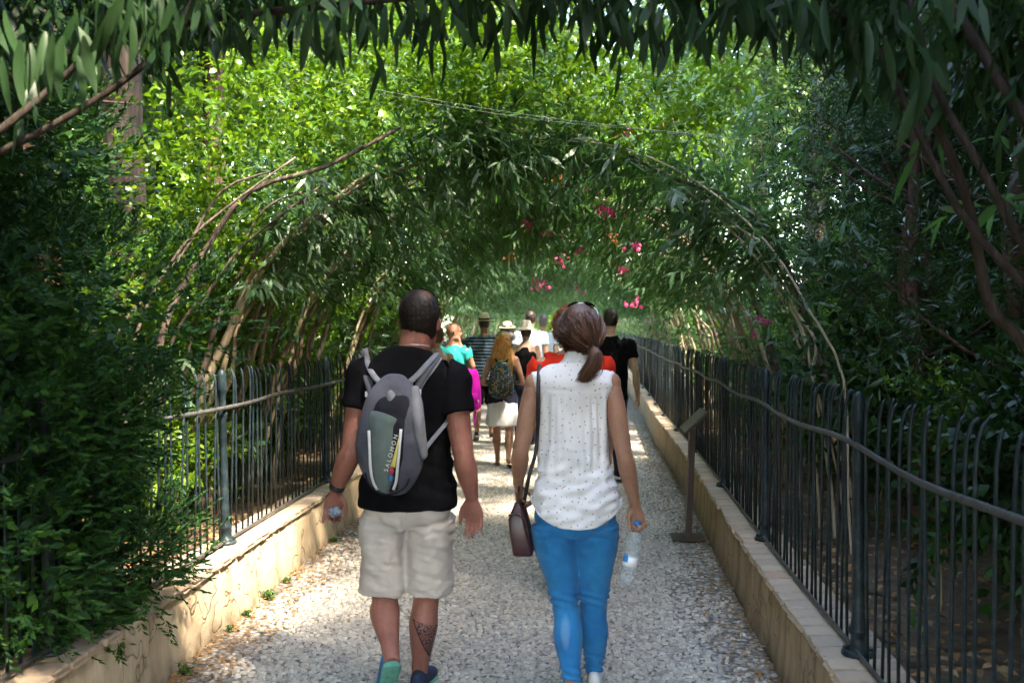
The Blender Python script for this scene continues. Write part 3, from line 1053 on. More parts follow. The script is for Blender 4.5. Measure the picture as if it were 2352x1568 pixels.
con = leaf_mesh('conifer_crown', [part, parti], 'dia', .1, .05)
con.materials.append(MATS['leaf_conifer'])
bm = bmesh.new()
loft(bm, [(-.1, 0, -.1), (-.08, .02, .8), (-.12, 0, 1.8), (-.1, 0, 2.9)], [.09, .08, .06, .02], n=9)
for k in range(14):
    z = .2 + k * .18
    a = r_.uniform(0, 6.28)
    loft(bm, [(-.09, 0, z), (-.09 + .35 * math.cos(a), .35 * math.sin(a), z + .06), (-.09 + .75 * math.cos(a), .7 * math.sin(a), z + .05)], [.018, .012, .004], n=5, sub=2)
tm = bm_mesh(bm, 'conifer_trunk'); tm.materials.append(MATS['bark_red'])
plant('conifer', 'dark feathery conifer spilling through the fence over the cream wall', 'conifer', (-2.76, 4.45, BED_Z - .02), (tm, con))

# tall trunks behind the conifer
TALL = []
def trunk_tree(name, label, x, y, pts, rad, bark, crown_z):
    cl = clump_set(77, 12, (0, 0, crown_z), (1.9, 1.9, 1.1), .8, 1.2)
    tm, cr = tree(int(y * 31), 'tall', cl, (pts, rad), 2300 if not TALL else 3, (.095, .036), 'leaf_podocarp', bark, 9, 'lance', 6, .35)
    if not TALL:
        TALL.append((cr, crown_z))
    b = plant(name, label, 'tree', (x, y, BED_Z - .03), (tm, TALL[0][0]))
    b.children[1].location.z = crown_z - TALL[0][1]
    b.children[1].rotation_euler.z = y * 2.1
    return b
trunk_tree('tall_tree', 'tall tree with broad grey furrowed trunk behind the dark conifer', -3.22, 6.9, [(0, 0, -.2), (.03, 0, 1.5), (0, .05, 3.2), (.1, 0, 6)], [.2, .16, .15, .11], 'bark_dark', 6.2)
trunk_tree('tall_tree', 'tall tree with peeling reddish trunk beside the dark conifer', -2.98, 5.3, [(0, 0, -.2), (.02, 0, 1.5), (.1, .05, 3.2), (.2, 0, 6)], [.14, .12, .10, .07], 'bark_red', 6.0)
trunk_tree('tall_tree', 'slim tall tree with dark trunk rising beyond the tunnel mouth', -3.6, 9.4, [(0, 0, -.2), (.05, 0, 1.5), (.1, .05, 3.2), (.0, 0, 6)], [.12, .11, .10, .07], 'bark_red', 6.5)

trunk_tree('tall_tree', 'added unseen tall tree with high crown blocking sun by the right fence', 3.3, 3.3, [(0, 0, -.2), (.05, 0, 1.8), (-.1, .05, 3.6), (-.2, 0, 6)], [.16, .14, .12, .08], 'bark_red', 6.3)  # out of view, added to block the sun over the near path
trunk_tree('tall_tree', 'added unseen tall tree shading the near end of the walk, brown wall side', 2.9, .6, [(0, 0, -.2), (.05, 0, 1.8), (-.1, .05, 3.6), (-.3, 0, 6)], [.16, .14, .12, .08], 'bark_red', 5.6)  # out of view, added to keep sun off the near branches
trunk_tree('tall_tree', 'added unseen tall tree shading the near end of the walk, cream wall side', -3.4, 1.8, [(0, 0, -.2), (.05, 0, 1.8), (.1, .05, 3.6), (.3, 0, 6)], [.16, .14, .12, .08], 'bark_red', 5.4)  # out of view, added to hold back sky light from the left
for k in range(7):
    plant('shrub', 'sunlit green shrub beyond the far mouth of the tunnel', 'shrub', (-4.5 + k * 1.35, 54 + (k % 2), -.03), SHR[0], k, 2.2, 'shrubs at the far end')

# unseen dense crowns added to shade both sides of the walk, leaving a slot above the path
cl_ = clump_set(501, 18, (0, 0, 5.3), (1.7, 1.9, .7), .8, 1.15)
DENSE = tree(502, 'canopy', cl_, ([(0, 0, -.2), (.06, 0, 1.6), (-.04, .05, 3.4), (0, 0, 5.2)], [.15, .13, .11, .07]), 3600, (.11, .05), 'leaf_podocarp', 'bark_red', 9, 'lance', 7, .4)
for k, (x, y, rz_) in enumerate([(3.8, -1.6, 0), (3.75, 1.7, 1), (3.85, 4.8, 2), (4.3, 8.0, 3), (-4.7, -1.2, 4), (-4.6, 2.0, 5), (-4.8, 5.2, .5), (-5.3, 8.6, 1.5)]):
    plant('added_shade_tree', 'added unseen broad crowned tree shading the %s wall side, %s one going away' % ('brown' if x > 0 else 'cream', ORD[k % 4]), 'tree', (x, y, BED_Z - .03), DENSE, rz_, 1.0, 'added shade trees roofing both sides')

# dark podocarp trees on the right with reddish stems
PODO = []
for s in range(3):
    r_ = np.random.default_rng(100 + s)
    cl = clump_set(104 + s, 20, (0, 0, 2.75), (.72, .85, 1.15), .32, .55)
    cl += [(x_, y_, z_, .3, .3, .22) for x_, y_, z_ in zip(r_.uniform(-.9, -.3, 5), r_.uniform(-.7, .7, 5), r_.uniform(1.1, 1.9, 5))]
    P, O = crown_pts(cl, 1500, r_, .5)
    part = shoots(P, O * .7 + r_.normal(0, .45, P.shape) + np.array([0, 0, .25]), .2, 22, .055, .0095, 55, .12, .05, r=r_)
    cr = leaf_mesh('podocarp_crown', [part], 'dia', .1, .05); cr.materials.append(MATS['leaf_podocarp'])
    bm = bmesh.new()
    for k in range(4):
        bx, by = r_.uniform(-.25, .25), r_.uniform(-.35, .35)
        tx, ty = bx * 2.2 + r_.normal(0, .15), by * 1.8 + r_.normal(0, .15)
        r0 = r_.uniform(.035, .07)
        loft(bm, [(bx, by, -.15), (bx * 1.1 + r_.normal(0, .05), by, .8), (bx * 1.5 + r_.normal(0, .06), by * 1.3, 1.7), (tx, ty, 2.9)], [r0, r0 * .85, r0 * .7, r0 * .3], n=8, sub=4)
        for q in range(5):
            z = r_.uniform(1.0, 2.6)
            a = r_.uniform(0, 6.28)
            x_, y_ = bx * 1.4, by * 1.2
            loft(bm, [(x_, y_, z), (x_ + .3 * math.cos(a), y_ + .3 * math.sin(a), z + .15), (x_ + .6 * math.cos(a), y_ + .6 * math.sin(a), z + .4)], [.014, .01, .004], n=5, sub=2)
    tm = bm_mesh(bm, 'podocarp_trunk'); tm.materials.append(MATS['bark_red'])
    PODO.append((tm, cr))
PLAB = 'dark needle leaved evergreen with several reddish stems behind the right fence'
for i, (x, y, s, rz) in enumerate(sorted([(2.15, 6.6, 1.0, 0), (2.5, 5.1, 1.05, .4), (2.45, 8.0, 1.1, -.4), (2.25, 3.6, 1.0, .2), (3.4, 6.6, 1.2, 1), (3.5, 4.6, 1.2, 2), (3.3, 9.6, 1.25, 3), (2.3, 2.2, 1.0, 1.4), (4.4, 5.6, 1.4, 4), (2.4, .8, 1.05, 2), (3.3, 2.9, 1.2, .5)], key=lambda q: q[1])):  # the nearest ones are added to darken this side of the walk
    plant('evergreen_tree', 'dark needle leaved evergreen with reddish stems by the brown wall fence, %s one going away' % ORD[i], 'tree', (x, y, BED_Z - .03), PODO[i % 3], rz, s, 'dark evergreens behind the right fence')

# ------------------------------------------------------------------ near oleander: branches and single hanging leaves
def big_leaf(seed):
    r = random.Random(seed)
    n = 7
    vs, fs = [], []
    cur = r.uniform(.08, .22)
    wob = r.uniform(-.15, .15)
    for i in range(n):
        s = i / (n - 1)
        w = 0.5 * (math.sin(PI * min(1, s * .92 + .05)) ** .8) * (1 - .25 * s)
        if i == n - 1:
            w = 0.02
        cx, cz = wob * s * s, -cur * s * s
        vs += [(cx - w * .19, s, cz + w * .045), (cx, s, cz), (cx + w * .19, s, cz + w * .045)]
    for i in range(n - 1):
        for k in range(2):
            a = i * 3 + k
            fs.append((a, a + 1, a + 4, a + 3))
    me = bpy.data.meshes.new('leaf')
    me.from_pydata(vs, [], fs)
    me.materials.append(MATS['leaf_near_shaded'])
    me.polygons.foreach_set('use_smooth', np.ones(len(fs), dtype=bool))
    return me
BL = [big_leaf(s) for s in range(8)]
near = {}
for side in (-1, 1):
    nb = thing('oleander_bush', 'shadowed oleander with long hanging leaves arching over the walk from the %s wall' % ('cream' if side < 0 else 'brown'), 'bush', (AX + side * (BASE_X + .05), 2.75, BED_Z - .05), 0)
    fo = link('foliage', OLE[0 if side < 0 else 1], nb, smooth=False)
    fo.rotation_euler = (0, 0, 0 if side < 0 else PI)
    fo.scale = (1.12, 1, 1.3)
    near[side] = nb
def near_obj(name, me, side, p=None):
    o = link(name, me, near[side])
    if p is not None:
        o.location = Vector(p) - near[side].location
    return o
def near_branch(side, pts, r0, r1, mat):
    base = near[side].location
    q = [on_y(x, y, Y) - base for x, y, Y in pts]
    me = tube_mesh([tuple(p) for p in q], list(np.linspace(r0, r1, len(q))), 8, 4)
    me.materials.append(MATS[mat])
    link('branch', me, near[side])
near_branch(-1, [(-420, 640, 2.7), (-150, 430, 2.6), (0, 350, 2.6), (170, 260, 2.6), (330, 150, 2.65), (420, 40, 2.7), (470, -60, 2.75)], .012, .007, 'bark_dark')
near_branch(-1, [(-380, 600, 2.4), (-150, 420, 2.45), (0, 300, 2.45), (110, 210, 2.5), (210, 110, 2.5), (300, -40, 2.6)], .014, .006, 'bark_dark')
near_branch(-1, [(-350, 500, 2.5), (0, 190, 2.7), (400, 60, 2.8), (800, 10, 2.8), (1150, -20, 2.8), (1500, -40, 2.8)], .016, .005, 'bark_dark')
near_branch(1, [(2480, 1000, 2.7), (2352, 790, 2.7), (2270, 690, 2.7), (2225, 470, 2.7), (2130, 250, 2.7), (1990, 90, 2.75), (1850, -20, 2.8), (1700, -60, 2.8)], .019, .007, 'bark_dark')
near_branch(1, [(2500, 420, 2.6), (2352, 270, 2.6), (2250, 110, 2.65), (2160, -30, 2.7)], .018, .012, 'bark_dark')
near_branch(1, [(2480, 700, 2.6), (2352, 560, 2.6), (2250, 380, 2.6), (2150, 200, 2.65), (2080, -30, 2.7)], .013, .009, 'bark_dark')
near_branch(1, [(2400, 700, 2.6), (2200, 480, 2.65), (1950, 40, 2.7), (1600, -30, 2.8), (1300, -40, 2.85)], .012, .005, 'bark_dark')
def hang(px, py, Y, L, tilt):
    p = on_y(px, py, Y)
    side = -1 if px < 1200 else 1
    o = near_obj('leaf', random.choice(BL), side, p)
    d = Vector((math.sin(tilt) + random.uniform(-.1, .1), random.uniform(-.35, .25), -math.cos(tilt))).normalized()
    m = d.to_track_quat('Y', 'Z').to_matrix().to_4x4() @ Matrix.Rotation(random.uniform(-1.2, 1.2) + (PI if random.random() < .3 else 0), 4, 'Y')
    o.rotation_euler = m.to_euler()
    o.scale = (L * random.uniform(.85, 1.25), L, L)
cnt = 0
for k in range(64):                                    # whorls along the top edge
    px = 330 + k * 27 + random.uniform(-22, 22)
    deep = 1.0 if 500 < px < 1050 else (.75 if 1300 < px < 1700 else .55)
    py = random.uniform(-45, 25) + (40 * deep if random.random() < .45 else 0)
    Y = random.uniform(2.5, 3.0)
    for q in range(3):
        hang(px + random.uniform(-14, 14), py + random.uniform(-10, 10), Y + random.uniform(-.05, .05), random.uniform(.10, .15), random.uniform(-.3, .3))
        cnt += 1
for k in range(48):                                    # denser, lower on the left
    px = random.uniform(-20, 420)
    py = random.uniform(-40, 60) + max(0, 300 - px) * random.uniform(0, .8)
    hang(px, py, random.uniform(2.2, 2.7), random.uniform(.12, .17), random.uniform(-.35, .35))
for k in range(34):                                    # right, along the thick branch
    px = random.uniform(1880, 2360)
    py = random.uniform(-40, 60) + (px - 1880) * random.uniform(0, .75)
    hang(px, py, random.uniform(2.4, 2.75), random.uniform(.12, .17), random.uniform(-.3, .3))

for side in (-1, 1):
    r_ = np.random.default_rng(610 + side)
    n_ = 470
    px_ = r_.uniform(-250, 1250, n_) if side < 0 else r_.uniform(1150, 2650, n_)
    lowr = np.where(px_ < 420, 120 - px_ * .3, np.where(px_ > 1750, (px_ - 1750) * .42 - 30, -35))
    py_ = -330 + (330 + lowr) * r_.random(n_) ** .8
    Y_ = r_.uniform(2.45, 3.3, n_)
    base = near[side].location
    B = np.array([tuple(on_y(a, b_, c_) - base) for a, b_, c_ in zip(px_, py_, Y_)])
    A_ = r_.normal(0, .45, (n_, 3)) + np.array([.25 * -side, 0, -.35])
    me = leaf_mesh('hanging_foliage', [shoots(B, A_, .17, 5, .115, .021, 42, .8, .1, r=r_)], bend=.12)
    me.materials.append(MATS['leaf_near_shaded'])
    stuff(link('hanging_foliage', me, near[side], smooth=False))

# ------------------------------------------------------------------ fallen leaves, weeds, wires
def litter(name, n, fn, seed, size=(.03, .05)):
    r = np.random.default_rng(seed)
    P = np.array([fn(r) for _ in range(n)])
    a = r.uniform(0, 6.28, n)
    D = np.stack([np.cos(a), np.sin(a), r.uniform(-.1, .3, n)], -1)
    N = r.normal(0, .25, (n, 3)) + np.array([0, 0, 1])
    L = r.uniform(size[0], size[1], n)
    me = leaf_mesh(name, [(P, D, N, L, L * r.uniform(.35, .6, n))], 'lance', .15, .3)
    o = link(name, me, mat=MATS['leaf_dead'], smooth=False)
    stuff(o)
    return o
def bed_pt(r):
    y = 1 + 14 * r.random() ** 1.2
    s = r.random() < .5
    o = .28 + 4.2 * r.random() ** 1.5
    return (xl(y) - o, y, BED_Z + .07 * mnoise.noise((xl(y) - o, y * .8, 3)) + .012) if s else (xr(y) + o, y, BED_Z + .07 * mnoise.noise((xr(y) + o, y * .8, 3)) + .012)
o = litter('leaf_litter', 9000, bed_pt, 7, (.03, .09))
tag(o, 'brown fallen leaves covering the soil behind both fences', 'leaf litter')
def edge_pt(r):
    y = 4.2 + 12 * r.random() ** 1.4
    if r.random() < .62:
        x = xl(y) + .03 + .30 * r.random() ** 2
    else:
        x = xr(y) - .03 - .25 * r.random() ** 2
    return (x, y, path_z(x, y) + .008)
o = litter('leaf_crumbs', 5200, edge_pt, 8, (.012, .038))
tag(o, 'dry brown leaf crumbs gathered along both edges of the path', 'leaf litter')

def weed(x, y, s, seed, label):
    r = np.random.default_rng(seed)
    n = 14
    B = np.zeros((n, 3)) + r.normal(0, .012, (n, 3)) * np.array([1, 1, 0])
    A_ = r.normal(0, .5, (n, 3)) + np.array([.25, 0, .8])
    part = shoots(B, A_, .07, 6, .035, .02, 55, .1, .2, r=r)
    me = leaf_mesh('weed', [part]); me.materials.append(MATS['leaf_shrub'])
    o = link('weed', me, smooth=False)
    s *= .75
    o.location = (x, y, .004); o.scale = (s, s, s)
    tag(o, label, 'weed', 'weeds along the left wall')
for k, (px, py, s) in enumerate([(425, 1548, .9), (520, 1450, .6), (560, 1415, .7), (620, 1375, 1.0), (652, 1338, .6), (735, 1245, .8)]):
    p = on_z(px, py, 0)
    weed(xl(p.y) + .05, p.y, s, 300 + k, 'small green weed at the foot of the cream wall, %s going away along it' % ORD[k])

mat_simple('mat_wire', (0.35, 0.35, 0.33), None, 20, .4, metal=.6)
def wire(label, a, b, sag=.04, r=.0008):
    m = (a + b) / 2; m.z -= sag
    me = tube_mesh([tuple(a), tuple(m), tuple(b)], [r] * 3, 5, 8)
    o = link('support_wire', me, mat=MATS['mat_wire'])
    tag(o, label, 'wire', 'wires under the tunnel')
WL = 'thin pale support wire strung below the tunnel mouth leaves'
wire(WL, on_y(650, 168, 5.5), on_y(1800, 330, 5.5))
wire('second thin pale wire, lower and behind the first at the tunnel mouth', on_y(800, 205, 5.6), on_y(1700, 315, 5.6))

# ================================================================== people and what they carry
def mat_skin(name, a, b, tattoo=None):
    t = NT(name)
    v = t.coord('Object')
    col = t.ramp(t.noise(v, 11, 6, .65), [(0.25, tuple(x * 1.12 for x in a)), (0.5, a), (0.75, tuple(x * .85 for x in b))])
    col = t.mix(t.ramp(t.noise(v, 150, 4, .7), [(0.35, 0.0), (0.75, 0.42)]), col, tuple(x * .5 for x in a))
    if tattoo:
        x0, xl_, xr_, z0, z1 = tattoo
        X, Y, Z = t.sep(v)
        h = t.math('DIVIDE', t.math('SUBTRACT', Z, z0), z1 - z0)             # 0 at the point, 1 at the top
        left = t.math('ADD', x0 + (xr_ - x0) * .55, t.math('MULTIPLY', h, xl_ - (x0 + (xr_ - x0) * .55)))
        inx = t.math('GREATER_THAN', X, left)
        iny = t.math('LESS_THAN', Y, 0.30)
        inz = t.math('MULTIPLY', t.math('GREATER_THAN', h, 0), t.math('LESS_THAN', t.math('ADD', h, t.math('MULTIPLY', t.math('SUBTRACT', X, xl_), 1.3)), 1.0))
        reg = t.math('MULTIPLY', t.math('MULTIPLY', inx, iny), inz)
        cb = t.n('ShaderNodeCombineXYZ')
        t.l(X, cb.inputs[0]); t.l(Z, cb.inputs[1])
        nz = t.n('ShaderNodeTexNoise', i_Scale=22); t.l(cb.outputs[0], nz.inputs['Vector'])
        ad = t.n('ShaderNodeVectorMath', operation='MULTIPLY_ADD')
        t.l(nz.outputs['Color'], ad.inputs[0]); ad.inputs[1].default_value = (.03, .03, 0); t.l(cb.outputs[0], ad.inputs[2])
        vo = t.n('ShaderNodeTexVoronoi', i_Scale=52); t.l(ad.outputs[0], vo.inputs['Vector'])
        rings = t.math('SINE', t.math('MULTIPLY', vo.outputs['Distance'], 17.0))
        ink = t.math('GREATER_THAN', rings, 0.15)
        edge = t.math('LESS_THAN', t.math('SUBTRACT', X, left), 0.006)
        ink = t.math('MAXIMUM', ink, edge)
        fac = t.math('MULTIPLY', reg, t.math('ADD', .22, t.math('MULTIPLY', ink, .74)))
        nd = t.n('ShaderNodeObjectInfo')
        col = t.mix(fac, col, (0.012, 0.011, 0.016))
    t.bsdf(col, rough=0.5, spec=0.35, bump=t.math('ADD', t.noise(v, 220, 3), t.math('MULTIPLY', t.noise(v, 28, 3), 2.2)), bump_d=0.003)
    return t.m

def mat_cloth(name, a, b=None, scale=7, weave=420, rough=0.9, sheen=0.03):
    t = NT(name)
    v = t.coord('Object')
    if b is None:
        b = tuple(x * .8 for x in a)
    col = t.ramp(t.noise(v, scale, 5), [(0.3, a), (0.72, b)])
    bump = t.math('ADD', t.math('MULTIPLY', t.noise(v, 45, 4), 2.0), t.noise(v, weave, 2))
    t.bsdf(col, rough=rough, bump=bump, bump_d=0.0016, bump_s=.6, sheen=0 if max(a) < .03 else sheen, spec=.06 if max(a) < .03 else .2)
    return t.m

def mat_hair(name, a, b, stretch=(40, 40, 5)):
    t = NT(name)
    v = t.coord('Object', stretch)
    geo = t.n('ShaderNodeNewGeometry')
    f = t.noise(v, 2.2, 5, .65)
    col = t.ramp(t.math('ADD', t.math('MULTIPLY', f, .7), t.math('MULTIPLY', geo.outputs['Random Per Island'], .3)), [(0.3, a), (0.7, b)])
    t.bsdf(col, rough=0.42, bump=f, bump_d=0.006, bump_s=.8, spec=.45)
    return t.m

MAN_W = on_z(938, 745 + 1.65 * 523, 0)
WOM_W = on_z(1318, 745 + 1.65 * 520, 0)

mat_skin('skin_tan', (0.36, 0.185, 0.125), (0.29, 0.14, 0.09))
mat_skin('skin_red', (0.52, 0.25, 0.17), (0.45, 0.20, 0.135))
mat_skin('skin_pale', (0.56, 0.35, 0.26), (0.47, 0.27, 0.19))
mat_hair('hair_dark', (0.010, 0.007, 0.006), (0.035, 0.022, 0.017))
mat_hair('hair_brown', (0.022, 0.009, 0.005), (0.15, 0.058, 0.03))
mat_hair('hair_blond', (0.22, 0.085, 0.018), (0.52, 0.27, 0.07), (30, 30, 4))
mat_hair('hair_auburn', (0.09, 0.025, 0.012), (0.26, 0.085, 0.035), (60, 60, 60))
mat_hair('hair_grey', (0.12, 0.115, 0.11), (0.28, 0.27, 0.26))
mat_cloth('cloth_black', (0.0035, 0.0035, 0.0045), (0.006, 0.006, 0.008))
mat_cloth('cloth_beige', (0.52, 0.465, 0.435), (0.44, 0.39, 0.365))
mat_cloth('cloth_navy', (0.012, 0.014, 0.035))
mat_cloth('cloth_red', (0.72, 0.035, 0.012), (0.60, 0.025, 0.010))
mat_cloth('cloth_teal', (0.02, 0.52, 0.50), (0.02, 0.44, 0.43))
mat_cloth('cloth_white', (0.72, 0.72, 0.74), (0.62, 0.62, 0.66))
mat_cloth('cloth_lightblue', (0.42, 0.56, 0.72), (0.62, 0.68, 0.78))
mat_cloth('cloth_magenta', (0.50, 0.008, 0.36), (0.40, 0.006, 0.30))
mat_cloth('cloth_grey', (0.24, 0.235, 0.27), (0.18, 0.175, 0.21))
mat_cloth('straw', (0.78, 0.66, 0.48), (0.70, 0.58, 0.40), 30, 160)
mat_cloth('felt_grey', (0.50, 0.46, 0.40), (0.42, 0.38, 0.33), 20, 200)
mat_cloth('pack_violet', (0.085, 0.088, 0.115), (0.045, 0.046, 0.066), 9)
mat_cloth('pack_grey', (0.18, 0.185, 0.21), (0.11, 0.115, 0.135), 9)
mat_cloth('pack_green', (0.12, 0.155, 0.15), (0.085, 0.115, 0.115), 9)
mat_cloth('pack_black', (0.012, 0.012, 0.017), (0.02, 0.02, 0.028))
mat_simple('white_trim', (0.66, 0.66, 0.68), (0.55, 0.55, 0.6), 30, .6)
mat_simple('yellow_trim', (0.72, 0.60, 0.14), None, 30, .6)
mat_simple('red_trim', (0.38, 0.03, 0.06), None, 30, .6)
mat_simple('blue_trim', (0.02, 0.16, 0.42), None, 30, .6)
mat_simple('rubber_black', (0.012, 0.012, 0.013), (0.02, 0.02, 0.022), 30, .5)
mat_simple('shoe_blue', (0.02, 0.16, 0.36), (0.01, 0.06, 0.16), 25, .7, bump=.002)
mat_simple('shoe_navy', (0.012, 0.02, 0.05), (0.02, 0.035, 0.09), 25, .7)
mat_simple('sole_green', (0.10, 0.30, 0.22), (0.06, 0.19, 0.14), 40, .8, bump=.004, bump_scale=50)
mat_simple('sole_white', (0.6, 0.6, 0.6), None, 40, .7)
mat_simple('leather_maroon', (0.050, 0.016, 0.022), (0.030, 0.010, 0.014), 14, .34, bump=.002, bump_scale=120, spec=.5)
mat_simple('leather_brown', (0.10, 0.05, 0.03), None, 14, .6)
mat_simple('strap_dark', (0.018, 0.012, 0.014), None, 14, .5)
mat_simple('gold', (0.7, 0.5, 0.2), None, 10, .3, metal=.9)
mat_simple('eye_dark', (0.02, 0.015, 0.012), None, 10, .2)
mat_simple('glass_dark', (0.02, 0.02, 0.025), None, 10, .12)
mat_simple('frame_silver', (0.75, 0.75, 0.74), None, 10, .2, metal=.6)

# striped, printed, woven cloths
t = NT('cloth_stripes')
v = t.coord('Object')
z = t.sep(v)[2]
s_ = t.math('FRACT', t.math('MULTIPLY', t.math('ADD', z, t.math('MULTIPLY', t.noise(v, 9, 2), .012)), 22.0))
s2 = t.math('LESS_THAN', t.math('ABSOLUTE', t.math('SUBTRACT', s_, .5)), .11)
col = t.mix(s2, (0.010, 0.012, 0.022), (0.16, 0.33, 0.48))
t.bsdf(col, rough=.9, bump=t.noise(v, 300, 2), bump_d=.001, sheen=.1)

t = NT('cloth_print')
v = t.coord('Object')
X, Y, Z = t.sep(v)
cb = t.n('ShaderNodeCombineXYZ')
t.l(t.math('MULTIPLY', X, 1.0), cb.inputs[0]); t.l(Z, cb.inputs[1])
vo = t.n('ShaderNodeTexVoronoi', i_Scale=31.0, i_Randomness=.85, voronoi_dimensions='2D')
t.l(cb.outputs[0], vo.inputs['Vector'])
nz = t.noise(v, 150, 2)
d_ = t.math('ADD', vo.outputs['Distance'], t.math('MULTIPLY', t.math('SUBTRACT', nz, .5), .22))
rnd = t.sep(vo.outputs['Color'])[0]
dot = t.math('LESS_THAN', d_, t.math('ADD', .06, t.math('MULTIPLY', rnd, .05)))
base = t.ramp(t.noise(v, 6, 4), [(.3, (0.80, 0.79, 0.82)), (.7, (0.72, 0.71, 0.76))])
col = t.mix(t.math('MULTIPLY', dot, .75), base, (0.10, 0.085, 0.13))
t.bsdf(col, rough=.85, bump=t.math('ADD', t.math('MULTIPLY', t.noise(v, 40, 3), 2.0), t.noise(v, 500, 2)), bump_d=.0015, sheen=.1, spec=.2)

t = NT('denim')
v = t.coord('Object')
X, Y, Z = t.sep(v)
col = t.ramp(t.noise(v, 7, 5), [(.28, (0.012, 0.22, 0.47)), (.5, (0.005, 0.15, 0.38)), (.75, (0.002, 0.085, 0.25))])
# worn pale patch below the left knee
dx = t.math('DIVIDE', t.math('ADD', X, .035), .024); dz = t.math('DIVIDE', t.math('SUBTRACT', Z, .335), .075)
rr = t.math('ADD', t.math('MULTIPLY', dx, dx), t.math('MULTIPLY', dz, dz))
col = t.mix(t.math('MULTIPLY', t.ramp(rr, [(.2, 1.0), (1.0, 0.0)]), .42), col, (0.22, 0.36, 0.52))
fine = t.noise(t.coord('Object', (1, 1, .25)), 260, 3)
col = t.mix(t.math('MULTIPLY', fine, .3), col, (0.03, 0.22, 0.48))
t.bsdf(col, rough=.8, bump=t.math('ADD', t.math('MULTIPLY', t.noise(t.coord('Object', (1, 1, 3.2)), 14, 3), 3.0), t.noise(v, 400, 2)), bump_d=.0025, sheen=.1, spec=.25)

t = NT('woven_multi')
v = t.coord('Object')
X, Y, Z = t.sep(v)
cx = t.math('MULTIPLY', X, 52.0); cz = t.math('MULTIPLY', Z, 46.0)
cb = t.n('ShaderNodeCombineXYZ')
t.l(t.math('FLOOR', cx), cb.inputs[0]); t.l(t.math('FLOOR', cz), cb.inputs[1])
wnn = t.n('ShaderNodeTexWhiteNoise', noise_dimensions='2D')
t.l(cb.outputs[0], wnn.inputs['Vector'])
cc = t.ramp(wnn.outputs['Value'], [(0, (0.015, 0.25, 0.23)), (.2, (0.36, 0.28, 0.07)), (.35, (0.40, 0.38, 0.32)), (.48, (0.26, 0.03, 0.13)), (.6, (0.02, 0.10, 0.07)), (.8, (0.015, 0.05, 0.05))], 'CONSTANT')
fx_ = t.math('ABSOLUTE', t.math('SUBTRACT', t.math('FRACT', cx), .5)); fz_ = t.math('ABSOLUTE', t.math('SUBTRACT', t.math('FRACT', cz), .5))
m_ = t.math('MULTIPLY', t.math('LESS_THAN', fx_, .36), t.math('LESS_THAN', fz_, .22))
t.bsdf(t.mix(m_, (0.012, 0.012, 0.014), cc), rough=.9, bump=m_, bump_d=.003)

t = NT('bottle_plastic')
p = t.bsdf((0.80, 0.88, 0.95), rough=.08, spec=.8)
tp = t.n('ShaderNodeBsdfTransparent'); tp.inputs[0].default_value = (.95, .98, 1, 1)
lw = t.n('ShaderNodeLayerWeight', i_Blend=.35)
ms = t.n('ShaderNodeMixShader')
t.l(t.math('ADD', .10, t.math('MULTIPLY', lw.outputs['Facing'], .45)), ms.inputs[0])
t.l(tp.outputs[0], ms.inputs[1]); t.l(p.outputs[0], ms.inputs[2]); t.l(ms.outputs[0], t.out.inputs[0])
t = NT('bottle_label')
v = t.coord('Object')
X, Y, Z = t.sep(v)
blob = t.math('MULTIPLY', t.math('LESS_THAN', X, -.012), t.math('GREATER_THAN', Z, -.002))
t.bsdf(t.mix(blob, (0.78, 0.80, 0.82), (0.02, 0.20, 0.50)), rough=.4)

PENDING = []
def solid(name, bm, parent, mat, voxel=.01, smooth=4, post=None, fac=.5):
    """union of overlapping closed shapes -> one continuous skin"""
    me = bm_mesh(bm, name)
    o = link(name, me, parent, MATS[mat])
    md = o.modifiers.new('r', 'REMESH'); md.mode = 'VOXEL'; md.voxel_size = voxel
    if smooth:
        ms = o.modifiers.new('s', 'SMOOTH'); ms.factor = fac; ms.iterations = smooth
    PENDING.append((o, post, mat))
    return o

def finish_solids():
    dg = bpy.context.evaluated_depsgraph_get()
    dg.update()
    news = [(o, bpy.data.meshes.new_from_object(o.evaluated_get(dg)), post, mat) for o, post, mat in PENDING]
    for o, me, post, mat in news:
        o.modifiers.clear()
        old = o.data
        if post is not None:
            n = len(me.vertices)
            co = np.empty(n * 3, np.float32); me.vertices.foreach_get('co', co); co = co.reshape(-1, 3)
            no = np.empty(n * 3, np.float32); me.vertices.foreach_get('normal', no); no = no.reshape(-1, 3)
            co = post(co.astype(float), no.astype(float))
            me.vertices.foreach_set('co', np.ascontiguousarray(co, dtype=np.float32).ravel())
        me.materials.clear()
        me.materials.append(MATS[mat])
        if len(me.polygons):
            me.polygons.foreach_set('use_smooth', np.ones(len(me.polygons), dtype=bool))
        o.data = me
    PENDING.clear()

def wrinkle(amp, fx=14, fy=14, fz=5, seed=0, keep=None):
    def f(co, no):
        d = np.array([mnoise.noise((c[0] * fx + seed, c[1] * fy, c[2] * fz)) + .5 * mnoise.noise((c[0] * fx * 2.2, c[1] * fy * 2.2 + seed, c[2] * fz * 2.2)) for c in co])
        k = 1.0 if keep is None else keep(co)
        return co + no * (d * amp * k)[:, None]
    return f

